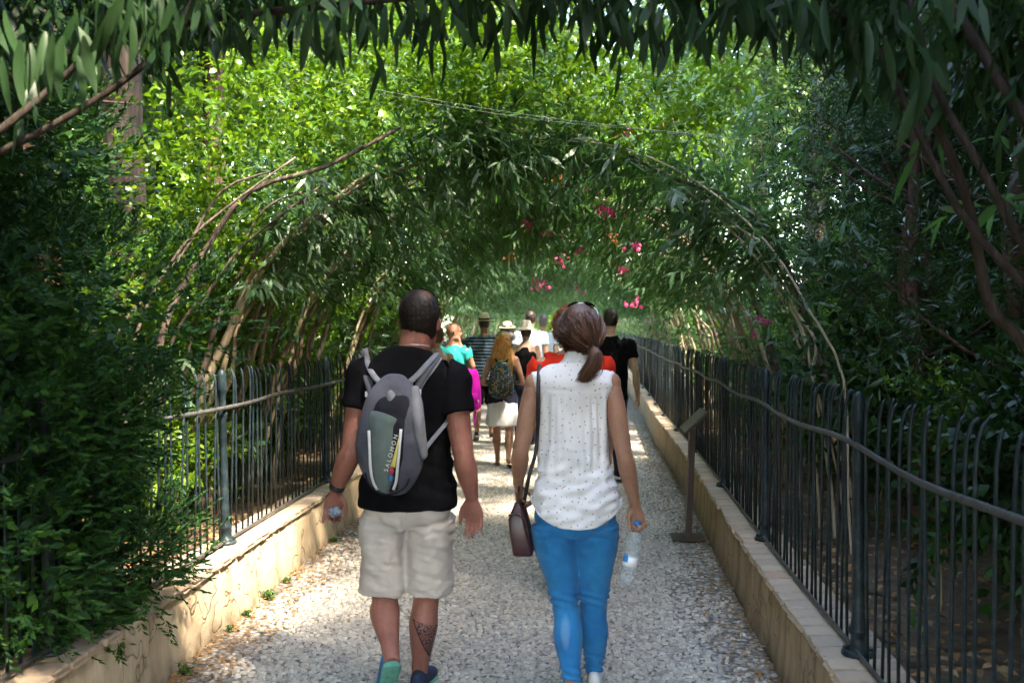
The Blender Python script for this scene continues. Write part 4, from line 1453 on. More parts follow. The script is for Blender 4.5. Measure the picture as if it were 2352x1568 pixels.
def ribbons(name, paths, width, parent, mat):
    """hair locks: thin strips along paths (n,k,3)"""
    P = np.array(paths, float)
    n, k, _ = P.shape
    T = nrm(np.gradient(P, axis=1))
    ref = nrm(rng.normal(0, .5, (n, 1, 3)) + np.array([1.0, .3, 0]))
    S = nrm(ref - (ref * T).sum(-1, keepdims=True) * T)
    w = width * np.linspace(1, .35, k)[None, :, None] * rng.uniform(.6, 1.3, (n, 1, 1))
    V = np.stack([P - S * w, P + S * w], 2).reshape(-1, 3)
    lp = []
    base = np.arange(n)[:, None] * (2 * k) + (np.arange(k - 1) * 2)[None]
    q = np.stack([base, base + 1, base + 3, base + 2], -1).reshape(-1)
    me = np_mesh(name, V, q, np.full(n * (k - 1), 4))
    return link(name, me, parent, MATS[mat])

# ---- anatomy
HEAD = [(0, .040, .045, .030), (.025, .056, .066, .026), (.06, .065, .080, .018), (.10, .071, .090, .010), (.14, .0745, .096, .002), (.175, .072, .094, -.004), (.205, .060, .078, -.006), (.225, .040, .052, -.006), (.236, .014, .02, -.006)]

def rot_z(p, a, c):
    x, y = p[0] - c[0], p[1] - c[1]
    return (c[0] + x * math.cos(a) - y * math.sin(a), c[1] + x * math.sin(a) + y * math.cos(a), p[2])

def add_head(bm, chin, s=1.0, yaw=0.0, face=True):
    cx, cy, cz = chin
    ref = (math.cos(yaw), math.sin(yaw), 0)
    P = lambda x, y, z: rot_z((cx + x * s, cy + y * s, cz + z * s), yaw, (cx, cy))
    loft(bm, [P(0, c, z) for z, a, b, c in HEAD], [(a * s, b * s) for z, a, b, c in HEAD], n=20, sub=3, ref=ref)
    rz = Matrix.Rotation(yaw, 4, 'Z')
    for sx in (-1, 1):                                    # ears
        ellipsoid(bm, P(sx * .076, -.008, .112), (.010 * s, .019 * s, .031 * s), rz @ Matrix.Rotation(sx * -.35, 4, 'Z'), 10, 8)
        if face:
            ellipsoid(bm, P(sx * .030, .090, .142), (.024 * s, .010 * s, .010 * s), rz, 10, 6)   # brow
            ellipsoid(bm, P(sx * .036, .080, .085), (.020 * s, .016 * s, .018 * s), rz, 10, 6)   # cheek
    if face:
        loft(bm, [P(0, .090, .135), P(0, .105, .110), P(0, .117, .086), P(0, .100, .076)], [(.008 * s, .008 * s), (.010 * s, .010 * s), (.015 * s, .012 * s), (.010 * s, .008 * s)], n=8, sub=2, ref=ref)
        ellipsoid(bm, P(0, .090, .052), (.024 * s, .010 * s, .007 * s), rz, 10, 6)               # lips
        ellipsoid(bm, P(0, .090, .042), (.020 * s, .010 * s, .007 * s), rz, 10, 6)
        ellipsoid(bm, P(0, .074, .014), (.022 * s, .018 * s, .016 * s), rz, 10, 6)               # chin
    return P, rz

def eyes(parent, P, rz, s):
    for sx in (-1, 1):
        bm = bmesh.new()
        ellipsoid(bm, P(sx * .031, .0905, .122), (.012 * s, .006 * s, .006 * s), rz, 10, 6)
        link('eye', bm_mesh(bm), parent, MATS['eye_dark'])

def add_hand(bm, wrist, d, palm, thumb, s=1.0, curl=.35, spread=.06, thumb_curl=.3):
    """wrist point, direction to the fingers, palm normal, side of the thumb"""
    w = Vector(wrist); d = Vector(d).normalized()
    n = Vector(palm); n = (n - d * n.dot(d)).normalized()
    t_ = Vector(thumb); t_ = (t_ - d * t_.dot(d) - n * t_.dot(n)).normalized()
    loft(bm, [w - d * .02 * s, w + d * .015 * s, w + d * .05 * s, w + d * .088 * s, w + d * .10 * s], [(.024 * s, .018 * s), (.028 * s, .018 * s), (.040 * s, .0165 * s), (.042 * s, .0135 * s), (.036 * s, .009 * s)], n=12, sub=2, ref=t_)
    tips = []
    for k, (off, ln) in enumerate(((.031, .074), (.0105, .083), (-.0105, .077), (-.030, .060))):
        c = curl * (1 + .12 * k) if not hasattr(curl, '__len__') else curl[k]
        p = w + d * (.092 - .004 * abs(k - 1)) * s + t_ * off * s
        dd = (d + t_ * spread * (1.5 - k)).normalized()
        pts = [p - dd * .02 * s, p]
        a = 0
        for seg, f in enumerate((.45, .31, .24)):
            a += c * (1.0, 1.2, .9)[seg]
            v_ = dd * math.cos(a) + n * math.sin(a)
            p = p + v_ * ln * f * s
            pts.append(p)
        loft(bm, pts, [(.0095 * s, .009 * s), (.0095 * s, .009 * s), (.0088 * s, .0085 * s), (.0080 * s, .0078 * s), (.0062 * s, .006 * s)], n=8, sub=2, ref=t_, roundcap=True)
        tips.append(p)
    p = w + d * .022 * s + t_ * .026 * s
    v1 = (d * .75 + t_ * .62 + n * thumb_curl).normalized()
    v2 = (d * .92 + t_ * .15 + n * thumb_curl * 1.4).normalized()
    pts = [p - v1 * .02 * s, p, p + v1 * .040 * s, p + v1 * .040 * s + v2 * .032 * s, p + v1 * .040 * s + v2 * .054 * s]
    loft(bm, pts, [(.013 * s, .012 * s), (.0135 * s, .013 * s), (.0105 * s, .010 * s), (.0095 * s, .009 * s), (.007 * s, .0065 * s)], n=8, sub=2, ref=t_, roundcap=True)
    return tips

def add_arm(bm, sh, el, wr, s=1.0, b=1.0):
    sh, el, wr = Vector(sh), Vector(el), Vector(wr)
    u = lambda a, c, f: a + (c - a) * f
    pts = [sh + (sh - el).normalized() * .004 * s, u(sh, el, .15), u(sh, el, .45), u(sh, el, .75), el, u(el, wr, .22), u(el, wr, .55), u(el, wr, .85), wr]
    rad = [.042, .048, .049, .043, .039, .043, .037, .028, .0255]
    loft(bm, pts, [(r * s * b, r * s * b * .96) for r in rad], n=14, sub=3)

def add_leg(bm, hip, kn, an, s=1.0, b=1.0, end=0.0, th=1.0):
    hip, kn, an = Vector(hip), Vector(kn), Vector(an)
    u = lambda a, c, f: a + (c - a) * f
    back = Vector((0, -1, 0))
    d = (an - kn).normalized()
    back = (back - d * back.dot(d)).normalized()
    pts = [hip, u(hip, kn, .3), u(hip, kn, .65), u(hip, kn, .9), kn, u(kn, an, .14) + back * .006 * s, u(kn, an, .32) + back * .016 * s, u(kn, an, .55) + back * .010 * s, u(kn, an, .8), an, an + d * end]
    rad = [.088 * th, .083 * th, .068 * th, .057, .054, .054, .060, .050, .037, .033, .033]
    loft(bm, pts, [(r * s * b, r * s * b) for r in rad], n=16, sub=3)

def shoe(parent, heel, f, up, L, upper, sole, name='shoe', low=False):
    """heel: back bottom point of the sole, f: towards the toe"""
    h = Vector(heel); f = Vector(f).normalized(); up = Vector(up); up = (up - f * up.dot(f)).normalized(); sd = f.cross(up)
    bm = bmesh.new()
    q = lambda a, z: h + f * (a * L) + up * (z * L)
    if low:
        pts = [q(.0, .04), q(.03, .04), q(.3, .04), q(.65, .04), q(.9, .04), q(1.0, .04)]
        loft(bm, pts, [(.02 * L, .03 * L), (.11 * L, .03 * L), (.12 * L, .03 * L), (.17 * L, .03 * L), (.14 * L, .03 * L), (.03 * L, .03 * L)], n=12, sub=2, ref=sd)
        link(name, bm_mesh(bm), parent, MATS[sole])
        return
    pts = [q(.0, .16), q(.05, .17), q(.2, .18), q(.36, .17), q(.55, .13), q(.78, .10), q(.95, .085), q(1.0, .08)]
    loft(bm, pts, [(.06 * L, .12 * L), (.11 * L, .17 * L), (.125 * L, .19 * L), (.13 * L, .17 * L), (.15 * L, .13 * L), (.16 * L, .10 * L), (.11 * L, .065 * L), (.04 * L, .03 * L)], n=14, sub=3, ref=sd)
    o = link(name, bm_mesh(bm), parent, MATS[upper])
    bm = bmesh.new()
    pts = [q(-.02, .03), q(.03, .03), q(.2, .035), q(.42, .04), q(.68, .03), q(.9, .035), q(1.03, .05)]
    loft(bm, pts, [(.05 * L, .045 * L), (.125 * L, .05 * L), (.135 * L, .05 * L), (.13 * L, .045 * L), (.175 * L, .045 * L), (.145 * L, .045 * L), (.04 * L, .03 * L)], n=16, sub=3, ref=sd, power=3.0)
    link('sole', bm_mesh(bm), o, MATS[sole])
    return o

def torso(bm, st, n=22, cx=None):
    """stations (z, rx, ry, cx, cy)"""
    loft(bm, [(c, d, z) for z, a, b, c, d in st], [(a, b) for z, a, b, c, d in st], n=n, sub=4, power=2.25)

def hair_cap(name, parent, P, rz, s, mat, low=.075, front=.05, grow=1.09, fuzz=1500, fl=.022, seed=0, lowside=None):
    """close hair: scalp shell cut along a slanting hairline, plus short locks"""
    bm = bmesh.new()
    N1, N2 = 28, 16
    grid = []
    for j in range(N2 + 1):
        row = []
        for i in range(N1):
            az = 2 * PI * i / N1
            bk = .5 - .5 * math.cos(az)           # az=0 front, pi back
            zlow = .165 * (1 - bk) ** 1.2 + low * bk
            if bk < .25:
                zlow = .19
            el_t = j / N2
            zz = zlow + (.2355 - zlow) * math.sin(el_t * PI / 2)
            # section of the head at zz
            a, b, c = np.interp(zz, [h[0] for h in HEAD], [h[1] for h in HEAD]), np.interp(zz, [h[0] for h in HEAD], [h[2] for h in HEAD]), np.interp(zz, [h[0] for h in HEAD], [h[3] for h in HEAD])
            g = grow if j > 0 else 1.01
            if j == N2:
                a = b = .001
            x, y = math.sin(az) * a * g, c + math.cos(az) * b * g
            y += 0
            nz = .0012 * mnoise.noise((x * 60, y * 60, zz * 60 + seed))
            zo = zz if zz < .13 else .13 + (zz - .13) * (1 + (grow - 1) * 1.15)
            q = P(x * (1 + nz * 8), y, zo + nz)
            row.append(bm.verts.new(q))
        grid.append(row)
    for j in range(N2):
        for i in range(N1):
            bm.faces.new((grid[j][i], grid[j][(i + 1) % N1], grid[j + 1][(i + 1) % N1], grid[j + 1][i]))
    pts = np.array([v_.co[:] for row in grid[1:N2] for v_ in row])
    me = bm_mesh(bm, 'hair')
    o = link(name, me, parent, MATS[mat])
    if fuzz:
        r = np.random.default_rng(seed + 5)
        c0 = np.array(P(0, 0, .13))
        idx = r.integers(0, len(pts), fuzz)
        B = pts[idx] + r.normal(0, .004 * s, (fuzz, 3))
        O = nrm(B - c0)
        T = np.tile(np.array([0, -.35, -.8]), (fuzz, 1)) + r.normal(0, .3, (fuzz, 3))
        D = nrm(T - (T * O).sum(-1, keepdims=True) * O) + O * .22
        me = leaf_mesh('locks', [(B - O * .003, D, O, fl * s * r.uniform(.6, 1.3, fuzz), np.full(fuzz, .0022 * s))], 'dia', .1, .0)
        link('locks', me, o, MATS[mat], smooth=False)
    return o

def panama(parent, P, s, mat, band='cloth_black', tilt=0.06, brim=.155, crown=.105, droop=.0):
    c = P(0, -.004, .165)
    bm = bmesh.new()
    lathe(bm, [(.001, .0), (.085 * s, .0), (brim * s, .004 - droop * s), (brim * s * 1.005, .009 - droop * s), (.092 * s, .010 * s), (.088 * s, .02 * s), (.082 * s, .06 * s), (.072 * s, (crown - .012) * s), (.055 * s, crown * s), (.03 * s, (crown - .008) * s), (.002, (crown - .018) * s)], n=26)
    M = Matrix.Translation(Vector(c)) @ Matrix.Rotation(tilt, 4, 'X') @ Matrix.Diagonal((.95, 1.15, 1, 1))
    bmesh.ops.transform(bm, matrix=M, verts=bm.verts)
    h = link('hat', bm_mesh(bm), parent, MATS[mat])
    if band:
        bm = bmesh.new()
        lathe(bm, [(.0925 * s, .012 * s), (.0925 * s, .013 * s), (.0905 * s, .036 * s), (.088 * s, .036 * s)], n=26)
        bmesh.ops.transform(bm, matrix=M, verts=bm.verts)
        link('hat_band', bm_mesh(bm), h, MATS[band])
    return h

def basic_person(label, loc, H, sex='m', skin='skin_tan', top=None, top_mat=None, sleeves=.0, bottom=None, bottom_mat=None, hair=None, rz=0.0, head_yaw=0.0, armL=None, armR=None, step=.12, shoes=('shoe_navy', 'sole_white'), b=1.0, hand_curl=.4, hem=.86, handL=True, handR=True, face=True, low=False, group='visitors walking ahead through the tunnel'):
    """walker seen from behind; joints as fractions of a 1.80 m body"""
    s = H / 1.8
    root = thing('person', label, 'person', loc, rz, group)
    V3 = lambda x, y, z: (x * s, y * s, z * s)
    fem = sex == 'f'
    sw = (.158 if fem else .188) * b
    bm = bmesh.new()
    hip = .165 if fem else .155
    wa = .118 if fem else .145
    ch = .140 if fem else .168
    torso(bm, [(z * s, a * s * b, c * s * b, 0, d * s) for z, a, c, d in [(.80, hip * .75, .085, 0), (.90, hip, .112, -.012), (1.0, hip * .92, .105, -.006), (1.10, wa, .09, 0), (1.24, (wa + ch) / 2, .10, 0), (1.36, ch, .108, -.004), (1.44, ch * .9, .09, -.01), (1.495, .085, .065, -.01), (1.53, .055, .055, -.006)]])
    nr = .047 if fem else .056
    loft(bm, [V3(0, -.012, 1.46), V3(0, -.006, 1.53), V3(0, .006, 1.62)], [(nr * 1.25 * s, nr * 1.2 * s), (nr * s, nr * s), (nr * s, nr * s)], n=14)
    P, hz = add_head(bm, V3(0, .012, 1.564), s, head_yaw, face)
    AJ = {}
    for sd, ov in ((-1, armL), (1, armR)):
        sh = Vector(V3(sd * sw, -.005, 1.435))
        if ov is None:
            el, wr = Vector(V3(sd * (sw + .055), -.035, 1.13)), Vector(V3(sd * (sw + .065), .05 + .05 * sd * (1 if step > 0 else -1), .885))
            pal, th = (-sd, -.3, 0), (0, 1, 0)
        else:
            el, wr = Vector(V3(*ov[0])), Vector(V3(*ov[1]))
            pal, th = ov[2] if len(ov) > 2 else (-sd, -.3, 0), ov[3] if len(ov) > 3 else (0, 1, 0)
        ellipsoid(bm, sh, (.050 * s, .050 * s, .052 * s), None, 12, 8)
        add_arm(bm, sh, el, wr, s * (.88 if fem else 1.0), b)
        dd = (wr - el).normalized()
        dd = (dd + Vector((0, 0, -.25))).normalized() if ov is None else dd
        add_hand(bm, wr, dd, pal, th, s * (.9 if fem else 1.0), hand_curl)
        AJ[sd] = (sh, el, wr)
    LJ = {}
    for sd in (-1, 1):
        st = step * sd
        hp = Vector(V3(sd * .088, 0, .88)); kn = Vector(V3(sd * .09, st * .45 + .02, .49)); an = Vector(V3(sd * .085, st, .085 + max(0, -st) * .35))
        add_leg(bm, hp, kn, an, s * (.92 if fem else 1.0), b, .03 * s)
        LJ[sd] = (hp, kn, an)
        if low:
            ff = Vector((sd * .1, 1, 0)).normalized()
            loft(bm, [an - ff * .03 * s + Vector((0, 0, -.03)), an + ff * .03 * s + Vector((0, 0, -.035)), an + ff * .10 * s + Vector((0, 0, -.055)), an + ff * .17 * s + Vector((0, 0, -.065))], [(.03 * s, .035 * s), (.034 * s, .035 * s), (.04 * s, .022 * s), (.035 * s, .012 * s)], n=10, sub=2)
    solid('body', bm, root, skin, .0125, 3)
    if face:
        eyes(root, P, hz, s)
    for sd in (-1, 1):
        an = LJ[sd][2]
        tilt = max(0, -step * sd) * 1.6
        shoe(root, (an.x, an.y - .055 * s, an.z - .085 * s), (sd * .12, 1, -tilt), (0, tilt, 1), .265 * s, shoes[0], shoes[1], 'sandal' if low else 'shoe', low)
    if top:
        bm = bmesh.new()
        g = .016
        ns = [(hem, hip + .03, .128, -.008), (.95, hip + .022, .124, -.006), (1.10, wa + .030, .108, 0), (1.24, (wa + ch) / 2 + .022, .114, 0), (1.36, ch + .018, .120, -.004), (1.44, ch * .93 + .012, .102, -.01), (1.487, .105, .078, -.01), (1.515, .072 if top != 'tank' else .06, .066, -.008)]
        if top == 'tank':
            ns = [q for q in ns if q[0] < 1.41] + [(1.42, ch * .72, .098, -.01), (1.45, ch * .62, .085, -.01)]
        torso(bm, [(z * s, a * s * b, c * s * b, 0, d * s) for z, a, c, d in ns])
        if sleeves > 0:
            for sd in (-1, 1):
                sh, el, wr = AJ[sd]
                e = sh + (el - sh) * sleeves
                loft(bm, [sh + Vector((-sd * .05 * s, 0, .0)), sh + Vector((sd * .012 * s, 0, .004)), sh + (el - sh) * sleeves * .5, e], [.07 * s * b, .069 * s * b, .066 * s * b, .067 * s * b], n=14, sub=3)
        solid('top', bm, root, top_mat, .014, 3, wrinkle(.018 * s, 11, 11, 6, H * 10))
    if bottom:
        bm = bmesh.new()
        if bottom == 'skirt':
            torso(bm, [(z * s, a * s, c * s, 0, d * s) for z, a, c, d in [(.56, .225, .17, 0), (.70, .215, .165, -.005), (.84, hip + .028, .135, -.01), (.95, hip + .012, .12, -.006), (1.04, wa + .02, .10, 0)]])
        else:
            torso(bm, [(z * s, a * s * b, c * s * b, 0, d * s) for z, a, c, d in [(.80, hip * .8, .10, 0), (.86, hip + .016, .124, -.012), (.93, hip - .004, .108, -.006), (1.0, hip * .85, .09, 0)]])
            zl = {'shorts': .52, 'trousers': .07, 'midi': .30}[bottom]
            for sd in (-1, 1):
                hp, kn, an = LJ[sd]
                pts = [hp + Vector((0, 0, .02)), hp + (kn - hp) * .4, kn + Vector((0, 0, .03 * s))]
                rr = [.108, .100, .086] if bottom == 'shorts' else [.10, .088, .070]
                if bottom != 'shorts':
                    f_ = (kn.z - zl * s) / (kn.z - an.z + 1e-6)
                    pts += [kn + (an - kn) * f_ * .5, kn + (an - kn) * f_]
                    rr += [.068, .060]
                loft(bm, pts, [r * s * b for r in rr], n=14, sub=3)
        solid('skirt' if bottom == 'skirt' else ('shorts' if bottom == 'shorts' else 'trousers'), bm, root, bottom_mat, .014, 3, wrinkle(.017 * s, 12, 12, 4, H * 7))
    if hair == 'short':
        pass
    return root, P, hz, s, AJ

def to_local(loc, rz=0.0):
    def f(px, py, dy):
        p = on_y(px, py, loc.y + dy) - Vector(loc)
        return Vector(p)
    return f

# ------------------------------------------------------------------ man in black T-shirt
ML = Vector(MAN_W)
mp_ = to_local(ML)
man = thing('person', 'man in black T-shirt and beige shorts walking away with a small grey backpack', 'person', ML)
shL, shR = Vector((-.185, -.01, 1.435)), Vector((.192, -.01, 1.42))
elL, wrL = mp_(806, 1035, -.05), mp_(770, 1128, .02)
elR, wrR = mp_(1066, 1052, -.06), mp_(1084, 1142, -.02)
hpL, hpR = Vector((-.098, 0, .88)), Vector((.105, 0, .88))
knL, anL = mp_(884, 1372, .03), mp_(898, 1502, -.26)
knR, anR = mp_(979, 1372, .06), mp_(963, 1548, .10)
# tattoo position on the back of the right calf
tA, tB, tC = mp_(950, 1412, .06), mp_(1012, 1412, .06), mp_(985, 1540, .06)
mat_skin('skin_man', (0.29, 0.115, 0.088), (0.235, 0.085, 0.066), (tC.x - .012, tA.x + .004, tB.x, tC.z, tA.z))
bm = bmesh.new()
torso(bm, [(.80, .12, .09, 0, 0), (.90, .145, .10, 0, -.008), (1.0, .155, .11, 0, -.006), (1.10, .165, .112, 0, 0), (1.24, .17, .115, 0, 0), (1.36, .172, .110, .003, -.004), (1.42, .150, .09, .006, -.012), (1.47, .10, .072, .012, -.012), (1.53, .072, .066, .02, -.004)])
loft(bm, [(.016, -.018, 1.45), (.026, -.008, 1.53), (.040, .012, 1.62), (.045, .02, 1.67)], [(.085, .078), (.072, .070), (.068, .068), (.066, .07)], n=16)
HP, HZ = add_head(bm, (.048, .03, 1.532), 1.09, -.05)
for sh, el, wr, sd in ((shL, elL, wrL, -1), (shR, elR, wrR, 1)):
    ellipsoid(bm, sh, (.048, .046, .046))
    add_arm(bm, sh, el, wr, 1.0, 1.16)
add_hand(bm, wrL, (wrL - elL).normalized() + Vector((.12, 0, -.6)), (.25, -1, 0), (1, .2, 0), 1.05, [.75, .8, .85, .35], .05, .45)
add_hand(bm, wrR, (wrR - elR).normalized() + Vector((0, 0, -.5)), (-.35, -1, 0), (-1, .1, 0), 1.08, [.30, .38, .42, .45], .07, .15)
add_leg(bm, hpL + Vector((.004, .01, -.04)), knL, anL, 1.03, 1.06, .05, .82)
add_leg(bm, hpR + Vector((-.004, .01, -.04)), knR, anR, 1.03, 1.06, .04, .82)
solid('body', bm, man, 'skin_man', .0058, 2, fac=.4)
eyes(man, HP, HZ, 1.06)
# hair, thinning crown
t = NT('hair_man')
v = t.coord('Object', (45, 45, 12))
f = t.noise(v, 2.2, 5, .65)
col = t.ramp(f, [(.3, (0.008, 0.006, 0.005)), (.7, (0.020, 0.014, 0.012))])
vv = t.coord('Object')
X, Y, Z = t.sep(vv)
cc = HP(.035, -.055, .225)
dd = None
for ax, c_ in ((X, cc[0]), (Y, cc[1]), (Z, cc[2])):
    q = t.math('POWER', t.math('SUBTRACT', ax, c_), 2.0)
    dd = q if dd is None else t.math('ADD', dd, q)
col = t.mix(t.math('MULTIPLY', t.ramp(t.math('SQRT', dd), [(.012, 1.0), (.045, 0.0)]), .55), col, (0.20, 0.11, 0.085))
t.bsdf(col, rough=.6, bump=f, bump_d=.0012, spec=.2)
hair_cap('hair', man, HP, HZ, 1.09, 'hair_man', .02, grow=1.10, fuzz=9000, fl=.015, seed=3)
# necklace
bm = bmesh.new()
pts = []
for k in range(25):
    a = 2 * PI * k / 24
    pts.append((.028 + .076 * math.cos(a), -.004 + .078 * math.sin(a), 1.552 - .012 * math.sin(a)))
loft(bm, pts, [.0022] * 25, n=5, sub=1)
link('necklace', bm_mesh(bm), man, MATS['frame_silver'])
# T-shirt
SH = [(.856, .218, .150, .0, -.006), (.93, .211, .145, 0, -.005), (1.0, .202, .138, 0, -.002), (1.15, .200, .136, 0, 0), (1.28, .204, .134, .0, -.002), (1.37, .206, .128, .003, -.006), (1.43, .196, .114, .006, -.012), (1.475, .168, .098, .010, -.012), (1.51, .125, .088, .015, -.010), (1.532, .096, .082, .020, -.006), (1.545, .086, .078, .022, -.004)]
bm = bmesh.new()
torso(bm, SH, 28)
for sh, el, sd, f_ in ((shL, elL, -1, .46), (shR, elR, 1, .45)):
    e = sh + (el - sh) * f_
    loft(bm, [sh + Vector((-sd * .06, 0, -.005)), sh + Vector((sd * .01, 0, .004)), sh + (el - sh) * f_ * .5, e], [.078, .076, .077, .080], n=18, sub=4)
def shirt_post(co, no):
    d = np.zeros(len(co))
    for i, c in enumerate(co):
        z = c[2]
        low = max(0, min(1, (1.35 - z) / .3))
        d[i] = (mnoise.noise((c[0] * 16, c[1] * 10, z * 3.2)) * .014 + mnoise.noise((c[0] * 9 + z * 14, c[1] * 9, z * 16)) * .009) * (.4 + low) * max(.35, min(1, (z - .84) / .1))
        d[i] += .004 * math.sin(z * 60 + c[0] * 35) * max(0, 1 - abs(z - .97) / .1) * max(0, min(1, abs(c[0]) / .1))
    co = co + no * d[:, None]
    return co
solid('t_shirt', bm, man, 'cloth_black', .0075, 4, shirt_post)
def back_y(x, z):
    rx = np.interp(z, [q[0] for q in SH], [q[1] for q in SH]); ry = np.interp(z, [q[0] for q in SH], [q[2] for q in SH]); cy_ = np.interp(z, [q[0] for q in SH], [q[4] for q in SH])
    return cy_ - ry * max(0, 1 - min(1, abs(x / rx)) ** 2.25) ** (1 / 2.25)
# shorts
bm = bmesh.new()
torso(bm, [(.78, .150, .11, .003, 0), (.84, .193, .134, .003, -.010), (.868, .184, .127, .002, -.008), (.90, .16, .105, .002, -.006), (.97, .13, .085, 0, -.004)])
for hp, kn, sd in ((hpL, knL, -1), (hpR, knR, 1)):
    kk = Vector((kn.x + sd * .004, kn.y, .478))
    loft(bm, [hp + Vector((0, 0, -.065)), hp + (kk - hp) * .35 + Vector((sd * .004, -.006, 0)), hp + (kk - hp) * .65 + Vector((sd * .004, -.004, 0)), kk], [(.104, .118), (.107, .120), (.103, .112), (.104, .106)], n=22, sub=4)
def shorts_post(co, no):
    d = np.zeros(len(co))
    for i, c in enumerate(co):
        x, y, z = c
        d[i] = mnoise.noise((x * 13, y * 9, z * 5)) * .014 + mnoise.noise((x * 18 + z * 20, y * 10, z * 30)) * .007 + mnoise.noise((x * 40 - z * 30, y * 20, z * 12)) * .003
        if y < 0:                                        # creases under the seat
            for sgn in (-1, 1):
                u = z - (.765 + .25 * abs(x - sgn * .02)); w = max(0, 1 - abs(x - sgn * .09) / .085)
                d[i] -= .016 * math.exp(-(u / .012) ** 2) * w
                u = z - (.735 + .18 * abs(x - sgn * .02))
                d[i] -= .011 * math.exp(-(u / .010) ** 2) * w
            d[i] -= .010 * math.exp(-((x - .003) / .010) ** 2) * (1 if z > .72 else 0)
            d[i] += .003 * math.exp(-((z - .503) / .006) ** 2)
            pk_ = max(abs(x + .12) / .058, abs(z - .645) / .055)
            if pk_ < 1:
                d[i] += .004
        d[i] = min(d[i], .002) if z > .80 else d[i]
    return co + no * d[:, None]
solid('shorts', bm, man, 'cloth_beige', .0075, 4, shorts_post)
# shoes: right flat, left heel raised showing the green sole
shoe(man, anR + Vector((-.002, -.075, -anR.z + .012)), (.08, 1, 0), (0, 0, 1), .29, 'shoe_navy', 'sole_green')
sl = shoe(man, anL + Vector((.022, -.075, -.02)), (-.24, .42, -.86), (-.30, .82, .5), .29, 'shoe_blue', 'sole_green')
# wrist band and a crumpled wrapper in the hand
dW = (wrL - elL).normalized()
bm = bmesh.new()
loft(bm, [wrL - dW * .042, wrL - dW * .038, wrL - dW * .018, wrL - dW * .014], [.031, .0355, .0355, .031], n=18, sub=1)
wt = link('wrist_watch', bm_mesh(bm), man, MATS['rubber_black'])
mat_simple('foil_blue', (0.05, 0.10, 0.20), (0.45, 0.50, 0.55), 60, .3, metal=.3)
bm = bmesh.new()
ellipsoid(bm, (0, 0, 0), (.030, .020, .022), None, 14, 10)
for v_ in bm.verts:
    v_.co *= 1 + .35 * mnoise.noise(v_.co * 90)
wr_o = link('wrapper', bm_mesh(bm), None, MATS['foil_blue'], False)
wr_o.location = ML + wrL + Vector((.006, -.030, -.085))
tag(wr_o, 'crumpled blue and silver wrapper held in the left hand of the man', 'wrapper')

# ------------------------------------------------------------------ his backpack
bp = thing('backpack', 'small grey violet backpack with green pocket and white lettering on the black T-shirt', 'backpack', ML)
def bk(px, py, off):
    """point on the back of the shirt, off metres proud of it"""
    y = -.14
    for _ in range(3):
        p = mp_(px, py, y)
        y = back_y(p.x, p.z) - off
    return mp_(px, py, y)
def pod(cl, depth0, depth1, st, mat, name, n=22, voxel=None, parent=bp, power=2.4):
    """body lofted down the back; st = (py, left px, right px, thickness)"""
    bm = bmesh.new()
    pts, rads = [], []
    for py, l, r_, th in st:
        a, b_ = mp_(l, py, -.22), mp_(r_, py, -.22)
        c = (a + b_) / 2
        pts.append((c.x, -.150 - cl - th * .5, c.z))
        rads.append(((b_ - a).length / 2, th * .5 + .012))
    loft(bm, pts, rads, n=44, sub=9, power=power)
    for v_ in bm.verts:
        q_ = v_.co
        nn = mnoise.noise((q_.x * 24, q_.y * 24, q_.z * 11 + cl * 90)) * .007 + mnoise.noise((q_.x * 55 + q_.z * 30, q_.y * 40, q_.z * 34)) * .0035
        v_.co.y -= nn
        v_.co.x += nn * .5
    return link(name, bm_mesh(bm), parent, MATS[mat])
body_ = pod(-.01, 0, 0, [(872, 885, 925, .02), (880, 866, 940, .05), (920, 838, 958, .085), (970, 823, 968, .105), (1030, 815, 975, .115), (1080, 826, 964, .10), (1115, 845, 944, .07), (1132, 868, 915, .03)], 'pack_violet', 'body')
pod(.004, 0, 0, [(902, 874, 934, .03), (930, 858, 948, .085), (970, 850, 941, .108), (1030, 846, 938, .118), (1085, 850, 928, .106), (1120, 862, 918, .07)], 'pack_black', 'middle_panel')
pod(.016, 0, 0, [(962, 848, 926, .098), (972, 846, 925, .107), (1020, 848, 921, .116), (1070, 854, 915, .110), (1105, 862, 907, .085), (1126, 872, 897, .05)], 'pack_green', 'front_pocket')
pod(.012, 0, 0, [(890, 940, 957, .02), (930, 942, 968, .06), (980, 948, 974, .085), (1020, 958, 978, .075), (1050, 966, 979, .05)], 'pack_grey', 'side_panel')
def strip(pts, w, th, mat, name, off, parent=bp, proud=True):
    bm = bmesh.new()
    q = []
    for p in pts:
        o_ = p[2] if len(p) > 2 else off
        q.append(tuple(bk(p[0], p[1], o_)))
    loft(bm, q, [(w, th)] * len(q), n=8, sub=4, ref=(1, 0, 0), power=3)
    return link(name, bm_mesh(bm), parent, MATS[mat])
# harness
strip([(838, 800, .012), (843, 830, .014), (858, 862, .018), (878, 880, .025), (905, 884, .03), (935, 880, .028), (958, 862, .02), (985, 832, .016), (1004, 812, .012)], .0135, .006, 'pack_grey', 'yoke', .02)
strip([(836, 806, .010), (838, 840, .011), (846, 875, .014), (855, 905, .02), (862, 930, .03)], .018, .006, 'pack_violet', 'shoulder_strap', .02)
strip([(1006, 816, .010), (985, 846, .011), (968, 872, .014), (957, 900, .02), (955, 925, .03)], .016, .006, 'pack_violet', 'shoulder_strap', .02)
strip([(828, 815, .008), (832, 845, .009), (838, 870, .010), (850, 900, .012), (856, 920, .016)], .006, .004, 'pack_grey', 'strap_edge', .01)
strip([(1014, 822, .008), (995, 850, .009), (975, 876, .010), (964, 900, .012), (962, 935, .016)], .006, .004, 'pack_grey', 'strap_edge', .01)
